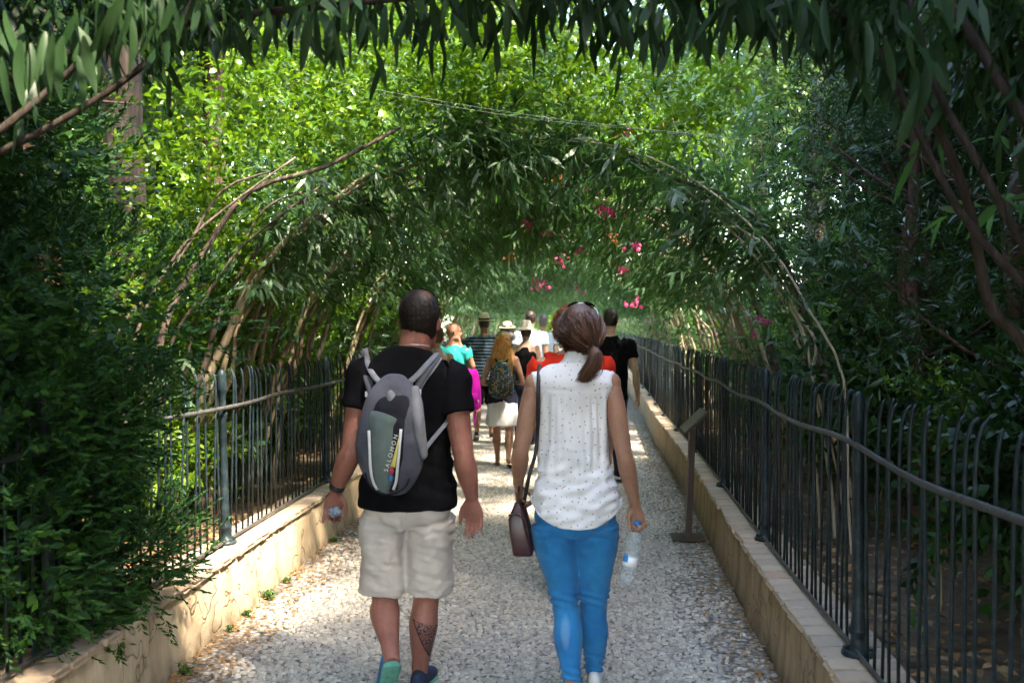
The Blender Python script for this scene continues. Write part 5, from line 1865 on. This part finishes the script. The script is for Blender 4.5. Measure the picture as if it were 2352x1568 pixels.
# upper panel between the straps, flap
pod(-.02, 0, 0, [(878, 878, 938, .025), (890, 872, 945, .045), (915, 868, 948, .06), (932, 868, 948, .065)], 'pack_violet', 'upper_panel')
pod(-.004, 0, 0, [(912, 888, 905, .07), (920, 882, 918, .09), (935, 894, 940, .088), (948, 925, 944, .085)], 'pack_grey', 'flap')
pod(.005, 0, 0, [(932, 872, 920, .08), (945, 862, 924, .10), (960, 856, 926, .104)], 'pack_black', 'pocket_mouth')  # solid black pod standing in for the dark inside the open pocket
# trims on the pocket
def on_pack(px, py, ex):
    th = np.interp(py, [930, 970, 1030, 1085, 1130], [.085, .108, .118, .106, .05])
    return mp_(px, py, -.150 - .016 - th - .010 - ex)
def trim(pts, w, mat, name, ex=.012, th=.0035):
    bm = bmesh.new()
    loft(bm, [tuple(on_pack(x, y, ex)) for x, y in pts], [(w, th)] * len(pts), n=8, sub=4, power=3)
    return link(name, bm_mesh(bm), bp, MATS[mat])
trim([(847, 988), (849, 1030), (851, 1075), (857, 1105), (866, 1124)], .006, 'white_trim', 'piping', .004)
trim([(921, 985), (917, 1030), (913, 1075), (910, 1105), (904, 1124)], .006, 'white_trim', 'piping', .004)
bm = bmesh.new()
loft(bm, [tuple(on_pack(x, y, .008)) for x, y in ((916, 1005), (911, 1030), (906, 1055), (902, 1072))], [(.001, .003), (.004, .003), (.0075, .003), (.0105, .003)], n=8, sub=2, power=3)
link('yellow_wedge', bm_mesh(bm), bp, MATS['yellow_trim'])
for (x, y), mname, nm in (((899, 1081), 'red_trim', 'red_patch'), ((897, 1097), 'blue_trim', 'blue_patch')):
    bm = bmesh.new()
    ellipsoid(bm, on_pack(x, y, .006), (.011, .004, .0145), None, 10, 8)
    link(nm, bm_mesh(bm), bp, MATS[mname])
# lettering
cu = bpy.data.curves.new('lettering', 'FONT')
cu.body = 'SALOMON'
cu.size = .0225
cu.extrude = .001
cu.space_character = 1.55
cu.align_x = 'LEFT'
to = bpy.data.objects.new('lettering', cu)
COL.objects.link(to)
tme = bpy.data.meshes.new_from_object(to.evaluated_get(bpy.context.evaluated_depsgraph_get()))
bpy.data.objects.remove(to)
lt = link('lettering', tme, bp, MATS['white_trim'], False)
p0, p1 = on_pack(891, 1083, .012), on_pack(914, 1000, .012)
dv = p1 - p0
M = Matrix.Rotation(math.atan2(dv.y, 1) * 0, 4, 'Z') @ Matrix.Rotation(PI / 2, 4, 'X') @ Matrix.Rotation(math.atan2(dv.z, dv.x), 4, 'Z')
w_ = max(v_.co.x for v_ in tme.vertices)
lt.location = p0 + Vector((0, -.006, 0))
lt.rotation_euler = M.to_euler()
k_ = dv.length / w_
lt.scale = (k_, min(k_, 1.25), 1)
# loop below and side strap
strip_pts = [(838, 1085), (845, 1108), (862, 1126), (885, 1135), (910, 1131), (930, 1118), (940, 1100)]
bm = bmesh.new()
loft(bm, [tuple(mp_(x, y, -.235)) for x, y in strip_pts], [.0045] * 7, n=8, sub=4)
link('bottom_loop', bm_mesh(bm), bp, MATS['pack_black'])
strip([(968, 1042, .05), (985, 1020, .028), (1005, 995, .018), (1020, 977, .012), (1030, 962, .008)], .010, .003, 'pack_grey', 'side_strap', .02)
for x, y in ((843, 905), (963, 900)):
    bm = bmesh.new()
    box(bm, bk(x, y, .022), (.016, .008, .024), None, .002)
    link('buckle', bm_mesh(bm), bp, MATS['white_trim'], False)

# ------------------------------------------------------------------ woman in white blouse
WL_ = Vector(WOM_W)
wp = to_local(WL_)
wom = thing('person', 'woman in white printed sleeveless blouse and bright blue jeans with brown ponytail', 'person', WL_)
wshL, wshR = wp(1228, 882, -.01), wp(1402, 880, -.01)
welL, wwrL = wp(1196, 1035, -.05), wp(1190, 1112, .05)
welR, wwrR = wp(1434, 1045, -.06), wp(1459, 1160, -.01)
whL, whR = wp(1272, 1215, 0), wp(1368, 1215, 0)
wkL, waL = wp(1301, 1398, -.02), wp(1314, 1572, -.16)
wkR, waR = wp(1363, 1392, .05), wp(1364, 1548, .12)
bm = bmesh.new()
torso(bm, [(.78, .13, .10, 0, 0), (.88, .172, .125, .004, -.012), (.98, .155, .11, .003, -.006), (1.10, .128, .092, 0, 0), (1.22, .135, .095, 0, 0), (1.33, .150, .098, 0, -.004), (1.40, .145, .085, 0, -.01), (1.45, .085, .065, .006, -.01), (1.49, .052, .052, .010, -.004)])
loft(bm, [(.005, -.015, 1.41), (.012, -.006, 1.49), (.022, .008, 1.58), (.022, .012, 1.62)], [(.062, .058), (.050, .050), (.047, .050), (.05, .05)], n=14)
WP, WZ = add_head(bm, (.022, .02, 1.495), 0.98, -.12)
for sh, el, wr, sd in ((wshL, welL, wwrL, -1), (wshR, welR, wwrR, 1)):
    ellipsoid(bm, sh, (.047, .045, .05))
    add_arm(bm, sh, el, wr, .93, 1.0)
add_hand(bm, wwrL, (wwrL - welL).normalized() * .6 + Vector((.12, .1, -.9)), (.9, -.2, 0), (.35, .9, 0), .92, [.85, .85, .85, .85], .04, .5)
tipsR = add_hand(bm, wwrR, (wwrR - welR).normalized() * .5 + Vector((.06, .1, -.9)), (.25, -.95, 0), (-1, -.2, 0), .96, [1.0, 1.0, 1.0, 1.0], .02, .75)
add_leg(bm, whL, wkL, waL, .92, 1.0, .04)
add_leg(bm, whR, wkR, waR, .92, 1.0, .04)
solid('body', bm, wom, 'skin_tan', .0058, 2, fac=.4)
eyes(wom, WP, WZ, .98)
# blouse with yoke, gathers and curved tail
BL_ = [(.765, .188, .138, .004, -.012), (.86, .190, .140, .004, -.012), (.95, .176, .130, .002, -.008), (1.04, .162, .120, 0, -.004), (1.12, .155, .114, 0, -.002), (1.24, .158, .112, 0, -.004), (1.33, .168, .112, 0, -.008), (1.395, .178, .104, .0, -.012), (1.435, .150, .088, .002, -.012), (1.468, .085, .070, .008, -.010), (1.492, .060, .062, .011, -.006), (1.518, .057, .060, .013, .002)]
bm = bmesh.new()
torso(bm, BL_, 28)
for sd, sh, el in ((-1, wshL, welL), (1, wshR, welR)):
    loft(bm, [sh + Vector((-sd * .06, 0, .0)), sh + Vector((-sd * .005, 0, .006)), sh + (el - sh) * .03 + Vector((sd * .006, 0, .014))], [.060, .054, .047], n=16, sub=3)
def blouse_post(co, no):
    d = np.zeros(len(co))
    for i, c in enumerate(co):
        x, y, z = c
        g = max(0, min(1, (1.36 - z) / .05)) * max(0, min(1, (z - .9) / .4))
        d[i] = mnoise.noise((x * 42, 3.0, z * 3.0)) * .017 * g * (1.4 if y < 0 else .5)
        d[i] += mnoise.noise((x * 12 + 4, y * 9, z * 5)) * .013 * max(0, min(1, (1.38 - z) / .1))
        d[i] += mnoise.noise((x * 8 + z * 16, y * 8, z * 26 - x * 14)) * .015 * max(0, min(1, (1.18 - z) / .2))
        if y < 0:
            d[i] -= .003 * math.exp(-((z - 1.365 - .05 * abs(x)) / .005) ** 2)
            d[i] += .0035 * math.exp(-((z - 1.115) / .006) ** 2) * (1 if -.03 < x < .05 else 0)
        d[i] -= .004 * math.exp(-((z - 1.485) / .005) ** 2)
    co = co + no * d[:, None]
    hem = .778 + np.clip((np.abs(co[:, 0] - .012) / .19), 0, 1.1) ** 3 * .085 + (co[:, 1] > -.02) * .02
    co[:, 2] = np.maximum(co[:, 2], hem)
    return co
solid('blouse', bm, wom, 'cloth_print', .0075, 3, blouse_post)
# jeans
bm = bmesh.new()
torso(bm, [(.755, .145, .115, .004, -.004), (.80, .180, .132, .004, -.014), (.85, .176, .124, .004, -.012), (.90, .15, .10, .003, -.006), (.96, .12, .08, .002, 0)])
for hp, kn, an, sd in ((whL, wkL, waL, -1), (whR, wkR, waR, 1)):
    u = lambda a, c, f: a + (c - a) * f
    cut = an + (kn - an) * .05
    bky = Vector((0, -1, 0))
    loft(bm, [hp + Vector((0, -.012, .03)), u(hp, kn, .18) + Vector((sd * .004, -.010, 0)), u(hp, kn, .5), u(hp, kn, .85), kn, u(kn, an, .14) + bky * .008, u(kn, an, .34) + bky * .018, u(kn, an, .6) + bky * .008, u(kn, an, .85), cut], [(.103, .120), (.098, .110), (.082, .088), (.064, .066), (.060, .062), (.060, .062), (.064, .066), (.053, .055), (.043, .045), (.042, .044)], n=20, sub=4)
def jeans_post(co, no):
    d = np.zeros(len(co))
    for i, c in enumerate(co):
        x, y, z = c
        d[i] = mnoise.noise((x * 10, y * 10, z * 9)) * .006 + mnoise.noise((x * 22 + z * 10, y * 14, z * 24)) * .004
        for zc, a in ((.44, 1), (.47, .7), (.12, .9), (.15, .8), (.18, .6), (.09, .8), (.72, .7), (.70, .5)):
            d[i] += 0.006 * a * math.sin((z - zc) * 160 + x * 40 + y * 20) * math.exp(-((z - zc) / .03) ** 2)
        if y < 0:
            d[i] -= .012 * math.exp(-((x - .004) / .010) ** 2) * (1 if z > .74 else 0)
            for sgn in (-1, 1):
                u_ = z - (.735 - .12 * abs(x - sgn * .09)); w = max(0, 1 - abs(x - sgn * .09) / .08)
                d[i] -= .010 * math.exp(-(u_ / .012) ** 2) * w
    return co + no * d[:, None]
jn = solid('jeans', bm, wom, 'denim', .0075, 3, jeans_post)
mat_simple('stitch', (0.25, 0.12, 0.05), None, 30, .8)
for x0, x1 in ((1345, 1395),):                          # stitched back pocket
    bm = bmesh.new()
    jb = lambda px, py: wp(px, py, -.012 - .142 * max(.2, 1 - ((wp(px, py, -.12).x) / .2) ** 2) ** .5)
    loft(bm, [tuple(jb(x, y)) for x, y in ((1350, 1196), (1352, 1212), (1372, 1226), (1392, 1212), (1394, 1196))], [.0012] * 5, n=5, sub=2)
    link('pocket_stitching', bm_mesh(bm), jn, MATS['stitch'])
shoe(wom, waL + Vector((0, -.06, -waL.z + .012)), (.05, 1, 0), (0, 0, 1), .25, 'cloth_white', 'sole_white')
shoe(wom, waR + Vector((0, -.06, -waR.z + .012)), (.10, 1, 0), (0, 0, 1), .25, 'cloth_white', 'sole_white')
# hair drawn back to a ponytail
wh = hair_cap('hair', wom, WP, WZ, .98, 'hair_brown', .02, grow=1.13, fuzz=0, seed=8)
tie = wp(1362, 798, -.075)
r_ = np.random.default_rng(77)
def head_surf(az, zz, g=1.15):
    a = np.interp(zz, [h[0] for h in HEAD], [h[1] for h in HEAD]); b_ = np.interp(zz, [h[0] for h in HEAD], [h[2] for h in HEAD]); c_ = np.interp(zz, [h[0] for h in HEAD], [h[3] for h in HEAD])
    return np.array(WP(math.sin(az) * a * g, c_ + math.cos(az) * b_ * g, zz))
locks = []
c0 = np.array(WP(0, -.01, .13))
for k in range(1300):
    az = r_.uniform(.7, 2 * PI - .7); zz = r_.uniform(.03, .236) if abs(az - PI) < 1.6 else r_.uniform(.12, .236)
    p = head_surf(az, zz, 1.14 + r_.normal(0, .012))
    tt = np.array(tie) + r_.normal(0, .006, 3)
    path_ = []
    for s_ in np.linspace(0, 1, 6):
        q = p + (tt - p) * s_
        d_ = q - c0
        need = np.linalg.norm(p - c0) * (1 - s_) + np.linalg.norm(tt - c0) * s_
        q = c0 + d_ / np.linalg.norm(d_) * max(np.linalg.norm(d_), need)
        path_.append(q)
    locks.append(path_)
ribbons('locks', locks, .0022, wh, 'hair_brown')
bm = bmesh.new()
tail = [tie + Vector((-.005, .02, .005)), tie, wp(1368, 814, -.105), wp(1364, 836, -.112), wp(1352, 856, -.114), wp(1340, 868, -.114)]
loft(bm, tail, [(.014, .014), (.016, .015), (.022, .018), (.022, .016), (.015, .012), (.003, .003)], n=14, sub=4)
link('ponytail', bm_mesh(bm), wh, MATS['hair_brown'])
locks = []
for k in range(900):
    o_ = r_.normal(0, 1, 3) * np.array([.011, .009, .004]); sp = r_.uniform(.5, 1.2); ln = r_.uniform(.75, 1.08)
    T = [np.array(q) for q in tail[1:]]
    cm = catmull(T, 2)
    locks.append([cm[j] + o_ * (.6 + sp * min(j, 5) / 5) * (1 if j < 7 else .8) + np.array([0, 0, -.006 * max(0, j - 6) * ln]) for j in range(len(cm))])
ribbons('locks', locks, .0016, wh, 'hair_brown')
bm = bmesh.new()
ellipsoid(bm, tie + Vector((.002, -.008, 0)), (.019, .012, .018), None, 12, 8)
link('hair_tie', bm_mesh(bm), wh, MATS['rubber_black'])

# sunglasses pushed up on her head
sg = thing('sunglasses', 'silver framed sunglasses pushed up on the brown hair of the woman', 'sunglasses', WL_)
bm = bmesh.new()
arc = [WP(-.089, -.03, .165), WP(-.086, .02, .190), WP(-.070, .058, .225), WP(-.035, .062, .250), WP(0, .062, .2545), WP(.035, .062, .250), WP(.070, .058, .225), WP(.086, .02, .190), WP(.089, -.03, .165)]
loft(bm, arc, [(.0022, .0032)] * 9, n=8, sub=4)
link('frame', bm_mesh(bm), sg, MATS['frame_silver'])
for sx in (-1, 1):
    bm = bmesh.new()
    ellipsoid(bm, WP(sx * .036, .066, .247), (.029, .024, .004), Matrix.Rotation(-.55, 4, 'X') @ Matrix.Rotation(sx * .35, 4, 'Y'), 14, 8)
    link('lens', bm_mesh(bm), sg, MATS['glass_dark'])

# maroon handbag with long strap
hb = thing('handbag', 'dark maroon leather handbag hanging at the hip of the blouse woman', 'handbag', WL_)
bm = bmesh.new()
q = lambda px, py, dy: wp(px, py, dy)
rows = []
for py, l, r_px, hf in ((1150, 1184, 1196, .085), (1165, 1178, 1202, .10), (1185, 1170, 1208, .115), (1215, 1172, 1215, .118), (1245, 1177, 1223, .118), (1266, 1180, 1226, .112), (1270, 1184, 1222, .10)):
    a, b_ = q(l, py, 0), q(r_px, py, 0)
    cpt = (a + b_) / 2
    hw = (b_ - a).length / 2
    rows.append([bm.verts.new((cpt.x + x * hw, .03 + y * hf, cpt.z)) for x, y in ((-.8, -1), (.8, -1), (1, -.9), (1, .9), (.8, 1), (-.8, 1), (-1, .9), (-1, -.9))])
for i in range(len(rows) - 1):
    for k in range(8):
        bm.faces.new((rows[i][k], rows[i][(k + 1) % 8], rows[i + 1][(k + 1) % 8], rows[i + 1][k]))
bm.faces.new(rows[0]); bm.faces.new(rows[-1][::-1])
hbo = link('body', bm_mesh(bm), hb, MATS['leather_maroon'])
sbd = hbo.modifiers.new('b', 'BEVEL'); sbd.width = .006; sbd.segments = 2
bm = bmesh.new()
loft(bm, [q(1168, 1183, -.092), q(1190, 1180, -.096), q(1205, 1190, -.094), q(1216, 1240, -.094)], [(.004, .006)] * 4, n=6, sub=3)
link('flap_edge', bm_mesh(bm), hbo, MATS['leather_maroon'])
bm = bmesh.new()
ellipsoid(bm, q(1203, 1150, -.02), (.006, .006, .009), None, 10, 8)
link('clasp', bm_mesh(bm), hbo, MATS['gold'])
bm = bmesh.new()
def bly(px, py, off):
    y = -.1
    for _ in range(3):
        p = wp(px, py, y)
        rx = np.interp(p.z, [k_[0] for k_ in BL_], [k_[1] for k_ in BL_]); ry = np.interp(p.z, [k_[0] for k_ in BL_], [k_[2] for k_ in BL_])
        y = -.01 - ry * max(0, 1 - min(1, abs(p.x / rx)) ** 2.25) ** .45 - off
    return wp(px, py, y)
loft(bm, [wp(1241, 836, .0), bly(1238, 850, .018), bly(1237, 870, .022), bly(1236, 900, .024), bly(1236, 940, .026), bly(1235, 990, .026), bly(1230, 1040, .022), wp(1216, 1090, -.06), wp(1206, 1140, -.03), wp(1200, 1160, .0)], [(.0085, .0025)] * 10, n=8, sub=4, power=3)
link('strap', bm_mesh(bm), hb, MATS['strap_dark'])
bm = bmesh.new()
pts = [(-.5, 0), (-.42, .05), (0, .075), (.42, .05), (.5, 0)]
loft(bm, [wp(1190, 1152, .03) + Vector((.005, a * .16, b_ * .9)) for a, b_ in pts], [.006] * 5, n=8, sub=3)
link('handle', bm_mesh(bm), hb, MATS['leather_maroon'])

# water bottle dangling from her right hand
grip = Vector(wwrR) + Vector((.06, .1, -.9)).normalized() * .085 + Vector((.008, -.026, 0))
wb_top, wb_bot = grip + Vector((-.004, 0, .012)), wp(1437, 1338, -.03)
axis = (wb_bot - wb_top)
Lb = axis.length
bo = thing('water_bottle', 'clear plastic water bottle with white and blue label hanging from her hand', 'bottle', WL_ + wb_bot)
Mb = Vector((0, 0, 1)).rotation_difference(-axis.normalized()).to_matrix().to_4x4()
def bottle_part(name, prof, mat, n=22):
    bm = bmesh.new()
    lathe(bm, prof, n)
    bmesh.ops.transform(bm, matrix=Mb, verts=bm.verts)
    return link(name, bm_mesh(bm), bo, MATS[mat])
prof = [(.020, .0), (.029, .004), (.0315, .014), (.030, .02)]
for k in range(7):
    z = .03 + k * .0105
    prof += [(.0315, z), (.0300, z + .005)]
prof += [(.0315, .115)]
for k in range(5):
    z = .122 + k * .010
    prof += [(.0312, z), (.0298, z + .005)]
prof += [(.030, .178), (.026, .192), (.018, .206), (.0135, .214), (.0135, .226)]
prof = [(r_, z * Lb / .235) for r_, z in prof]
bottle_part('shell', prof, 'bottle_plastic')
bottle_part('cap', [(.015, .222 * Lb / .235), (.0155, .224 * Lb / .235), (.0155, .240 * Lb / .235), (.013, .242 * Lb / .235)], 'blue_trim', 16)
bm = bmesh.new()
lathe(bm, [(.0325, -.02), (.0325, .0), (.0325, .022)], 22)
la = link('label', bm_mesh(bm), bo, MATS['bottle_label'])
la.location = (-axis.normalized()) * (.085 * Lb / .235)
la.rotation_euler = Mb.to_euler()

# ------------------------------------------------------------------ walkers ahead
def spot(px, ppm):
    p = on_z(px, 745 + 1.65 * ppm, 0)
    return Vector((p.x, p.y, path_z(p.x, p.y)))
# curly red shirt
root, P, hz, s, AJ = basic_person('woman in red T-shirt with curly auburn hair just ahead of the blouse woman', spot(1312, 372), 1.745, 'f', 'skin_pale', 'tee', 'cloth_red', .42, 'trousers', 'cloth_navy', armL=((-.25, -.03, 1.15), (-.325, .02, .925)), b=1.16)
r_ = np.random.default_rng(5)
bm = bmesh.new()
cen = np.array(P(0, -.012, .125))
for k in range(85):
    d = nrm(r_.normal(0, 1, 3)); d[1] -= .25
    if d[1] > .55:
        continue
    ellipsoid(bm, cen + d * np.array([.105, .100, .108]) * r_.uniform(.75, 1.0), (.030, .030, .030), None, 8, 6)
hr = solid('hair', bm, root, 'hair_auburn', .009, 2, wrinkle(.012, 70, 70, 70, 1))
lk = []
for k in range(900):
    d = nrm(r_.normal(0, 1, 3)); d[1] -= .25
    if d[1] > .55: continue
    c = cen + d * np.array([.124, .120, .126]) * r_.uniform(.85, 1.06)
    u_ = nrm(np.cross(d, r_.normal(0, 1, 3))); w_ = np.cross(d, u_)
    ph = r_.uniform(0, 6)
    lk.append([c + (u_ * math.cos(ph + a) + w_ * math.sin(ph + a)) * .011 + np.array([0, 0, -.004 * a]) for a in np.linspace(0, 5, 8)])
ribbons('curls', lk, .002, hr, 'hair_auburn')
bm = bmesh.new()
wr = AJ[-1][2]; el = AJ[-1][1]
d_ = (wr - el).normalized()
loft(bm, [wr - d_ * .02, wr - d_ * .012], [.026, .026], n=14, sub=1)
link('bracelet', bm_mesh(bm), root, MATS['gold'])

# black T-shirt man right
root, P, hz, s, AJ = basic_person('dark haired man in black T-shirt walking close to the right wall', spot(1402, 218), 1.80, 'm', 'skin_pale', 'tee', 'cloth_black', .48, 'trousers', 'cloth_navy', b=1.0, step=-.14, armR=((.262, -.05, 1.13), (.285, .0, .89)))
hair_cap('hair', root, P, hz, s, 'hair_dark', .05, grow=1.1, fuzz=700, fl=.03, seed=20)

# blonde with woven backpack
bl_loc = spot(1155, 200)
root, P, hz, s, AJ = basic_person('woman with long wavy ginger blond hair, navy top and pale skirt', bl_loc, 1.55, 'f', 'skin_tan', 'tank', 'cloth_navy', 0, 'skirt', 'cloth_white', armL=((-.265, -.06, 1.13), (-.14, .16, 1.10), (1, 0, 0), (0, 0, 1)), armR=((.265, -.06, 1.14), (.14, .16, 1.12), (-1, 0, 0), (0, 0, 1)), low=True, shoes=('leather_brown', 'leather_brown'), step=-.16, b=1.08)
hc = hair_cap('hair', root, P, hz, s, 'hair_blond', .0, grow=1.16, fuzz=0, seed=30)
bm = bmesh.new()
mass = [P(0, -.055, .17), P(0, -.075, .08), P(0, -.095, -.02), P(.005, -.125, -.13), P(.01, -.15, -.24), P(.015, -.155, -.34), P(.02, -.15, -.40)]
loft(bm, mass, [(.08 * s, .05 * s), (.105 * s, .055 * s), (.125 * s, .05 * s), (.135 * s, .04 * s), (.12 * s, .035 * s), (.08 * s, .025 * s), (.03 * s, .012 * s)], n=18, sub=4)
link('hair_fall', bm_mesh(bm), hc, MATS['hair_blond'])
r_ = np.random.default_rng(6); lk = []
cm = catmull([np.array(m_) for m_ in mass], 3)
for k in range(650):
    ax_ = r_.uniform(-1, 1); ph = r_.uniform(0, 6.3); am = r_.uniform(.004, .011)
    fr = r_.uniform(6, 9)
    lk.append([c + np.array([ax_ * s * np.interp(j, [0, 6, 10, 14, 18], [.085, .135, .14, .11, .06]) + am * math.sin(ph + j * fr / 9), -.052 * s * math.sqrt(max(0, 1 - ax_ * ax_)) - r_.uniform(0, .012) + am * math.cos(ph + j * .8), -.01]) for j, c in enumerate(cm)])
ribbons('locks', lk, .0045, hc, 'hair_blond')
t = NT('beanie_green')
v = t.coord('Object')
t.bsdf(t.ramp(t.noise(v, 30, 3), [(.3, (0.10, 0.13, 0.095)), (.7, (0.07, 0.09, 0.07))]), rough=.95, bump=t.noise(v, 90, 2), bump_d=.003)
bm = bmesh.new()
loft(bm, [P(0, .005, .185), P(0, .003, .20), P(0, 0, .23), P(0, 0, .255), P(0, 0, .262)], [(.088 * s, .108 * s), (.085 * s, .103 * s), (.068 * s, .084 * s), (.035 * s, .045 * s), (.008, .008)], n=20, sub=3)
link('beanie', bm_mesh(bm), root, MATS['beanie_green'])
wbp = thing('backpack', 'small rounded backpack with multicoloured woven squares under blond hair', 'backpack', bl_loc)
bm = bmesh.new()
loft(bm, [(.0, -.185, 1.215), (.0, -.205, 1.18), (.0, -.235, 1.08), (.0, -.25, .97), (.0, -.245, .88), (.0, -.22, .845)], [(.05, .03), (.085, .05), (.125, .075), (.145, .085), (.14, .08), (.10, .055)], n=20, sub=4, power=2.6)
link('body', bm_mesh(bm), wbp, MATS['woven_multi'])
for sd in (-1, 1):
    bm = bmesh.new()
    loft(bm, [(sd * .05, -.16, 1.215), (sd * .085, -.12, 1.27), (sd * .10, -.03, 1.295), (sd * .11, .06, 1.25), (sd * .12, .10, 1.12), (sd * .13, .03, .96), (sd * .13, -.14, .90)], [(.014, .005)] * 7, n=8, sub=3)
    link('strap', bm_mesh(bm), wbp, MATS['pack_black'])

# striped shirt man with panama
st_loc = spot(1112, 161)
root, P, hz, s, AJ = basic_person('man in navy shirt with pale blue stripes, black shorts and straw panama hat', st_loc, 1.77, 'm', 'skin_tan', 'tee', 'cloth_stripes', .52, 'shorts', 'cloth_black', b=1.06, step=.2, armL=((-.27, -.02, 1.14), (-.255, .16, .98)), shoes=('rubber_black', 'sole_white'))
hair_cap('hair', root, P, hz, s, 'hair_dark', .04, grow=1.06, fuzz=0, seed=40)
panama(root, P, s, 'straw', 'cloth_black', .05, .165, .115)

# person with straw hat and black top further on
root, P, hz, s, AJ = basic_person('person with big dark hair and yellow straw hat beyond the panama man', spot(1165, 146), 1.66, 'f', 'skin_tan', 'tank', 'cloth_black', 0, 'trousers', 'cloth_black')
bm = bmesh.new()
for c, rr in (((0, -.05, .10), (.13, .10, .12)), ((0, -.08, 0), (.15, .09, .12)), ((.02, -.09, -.09), (.13, .07, .10))):
    ellipsoid(bm, P(*c), tuple(x * s for x in rr), None, 14, 10)
solid('hair', bm, root, 'hair_dark', .012, 3, wrinkle(.012, 30, 30, 14, 2))
panama(root, P, s, 'straw', None, .1, .15, .10)

# bucket hat, black tank top
root, P, hz, s, AJ = basic_person('woman in black tank top with grey brimmed hat', spot(1208, 171), 1.655, 'f', 'skin_pale', 'tank', 'cloth_black', 0, 'trousers', 'cloth_navy', b=1.05)
hair_cap('hair', root, P, hz, s, 'hair_dark', .0, grow=1.1, fuzz=300, fl=.04, seed=50)
panama(root, P, s, 'felt_grey', None, .04, .165, .115, .022)

# tall dark head, grey haired person, hidden dark haired person
root, P, hz, s, AJ = basic_person('tall dark haired man half hidden behind the grey brimmed hat', spot(1218, 150), 1.84, 'm', 'skin_tan', 'tee', 'cloth_lightblue', .45, 'trousers', 'cloth_navy')
hair_cap('hair', root, P, hz, s, 'hair_dark', .05, grow=1.16, fuzz=600, fl=.035, seed=60)
root, P, hz, s, AJ = basic_person('grey haired person in pale blue and white top ahead of the red T-shirt', spot(1247, 141), 1.80, 'f', 'skin_pale', 'tee', 'cloth_lightblue', .4, 'trousers', 'cloth_navy', b=1.1, step=-.1)
hair_cap('hair', root, P, hz, s, 'hair_grey', .03, grow=1.1, fuzz=500, fl=.03, seed=70)
root, P, hz, s, AJ = basic_person('dark haired person mostly hidden between red T-shirt and black T-shirt walkers', spot(1367, 172), 1.80, 'm', 'skin_tan', 'tee', 'cloth_black', .45, 'trousers', 'cloth_navy', step=.1)
hair_cap('hair', root, P, hz, s, 'hair_dark', .03, grow=1.12, fuzz=300, fl=.03, seed=80)

# bald man in turquoise, head turned right, hand at his ear
ba_loc = spot(1040, 192)
root, P, hz, s, AJ = basic_person('bald man in turquoise T-shirt looking sideways with a hand at his ear', ba_loc, 1.665, 'm', 'skin_red', 'tee', 'cloth_teal', .45, 'shorts', 'cloth_navy', rz=-.35, head_yaw=-.95, armL=((-.25, .02, 1.18), (-.22, .22, 1.05)), armR=((.27, .05, 1.22), (.10, .02, 1.52), (0, -1, 0), (-1, 0, 0)), b=1.05, hand_curl=.8)
bm = bmesh.new()
ellipsoid(bm, P(.084, -.005, .108), (.011, .014, .018), None, 10, 8)
link('earpiece', bm_mesh(bm), root, MATS['rubber_black'])
for k in range(5):                                       # dark print down the side of the shirt
    bm = bmesh.new()
    z = 1.30 - k * .055
    box(bm, (.155 * s - .012 * (k % 2), -.055, z * s), (.05, .012, .022), Matrix.Rotation(.9, 4, 'Z'), .002)
    link('shirt_print', bm_mesh(bm), root, MATS['cloth_navy'])
mg_hand = ba_loc + Vector((.17, -.02, 1.14))
mg = thing('backpack', 'bright magenta backpack carried between the bald man and the striped shirt', 'backpack', spot(1083, 185))
bm = bmesh.new()
loft(bm, [(0, 0, 1.10), (0, 0, 1.07), (.005, 0, .95), (.01, 0, .78), (.015, 0, .62), (.015, 0, .58)], [(.03, .03), (.075, .06), (.10, .085), (.11, .09), (.10, .08), (.05, .04)], n=18, sub=4, power=2.6)
link('body', bm_mesh(bm), mg, MATS['cloth_magenta'])
bm = bmesh.new()
loft(bm, [(.03, -.08, .80), (.035, -.10, .66), (.04, -.105, .62)], [(.06, .02), (.065, .03), (.04, .02)], n=14, sub=3)
link('pocket', bm_mesh(bm), mg, MATS['cloth_magenta'])
bm = bmesh.new()
loft(bm, [(.045, -.02, .62), (.05, -.02, .50), (.04, -.02, .40)], [(.012, .004)] * 3, n=8, sub=3)
link('strap', bm_mesh(bm), mg, MATS['cloth_magenta'])
bm = bmesh.new()
box(bm, (.09, -.10, .70), (.03, .012, .03), None, .003)
link('tag', bm_mesh(bm), mg, MATS['white_trim'])
# a second walker carries it on the far shoulder: slim woman with choker
root, P, hz, s, AJ = basic_person('woman with dark bun and black choker mostly hidden behind the man with the backpack', spot(1004, 209), 1.62, 'f', 'skin_pale', 'tank', 'cloth_black', 0, 'shorts', 'cloth_navy', shoes=('shoe_blue', 'sole_white'), step=.16)
hair_cap('hair', root, P, hz, s, 'hair_brown', .01, grow=1.12, fuzz=400, fl=.03, seed=90)
bm = bmesh.new()
loft(bm, [(0, -.004 * s, 1.535 * s), (0, -.003 * s, 1.547 * s)], [.0505 * s, .0505 * s], n=16, sub=1)
link('choker', bm_mesh(bm), root, MATS['rubber_black'])

finish_solids()
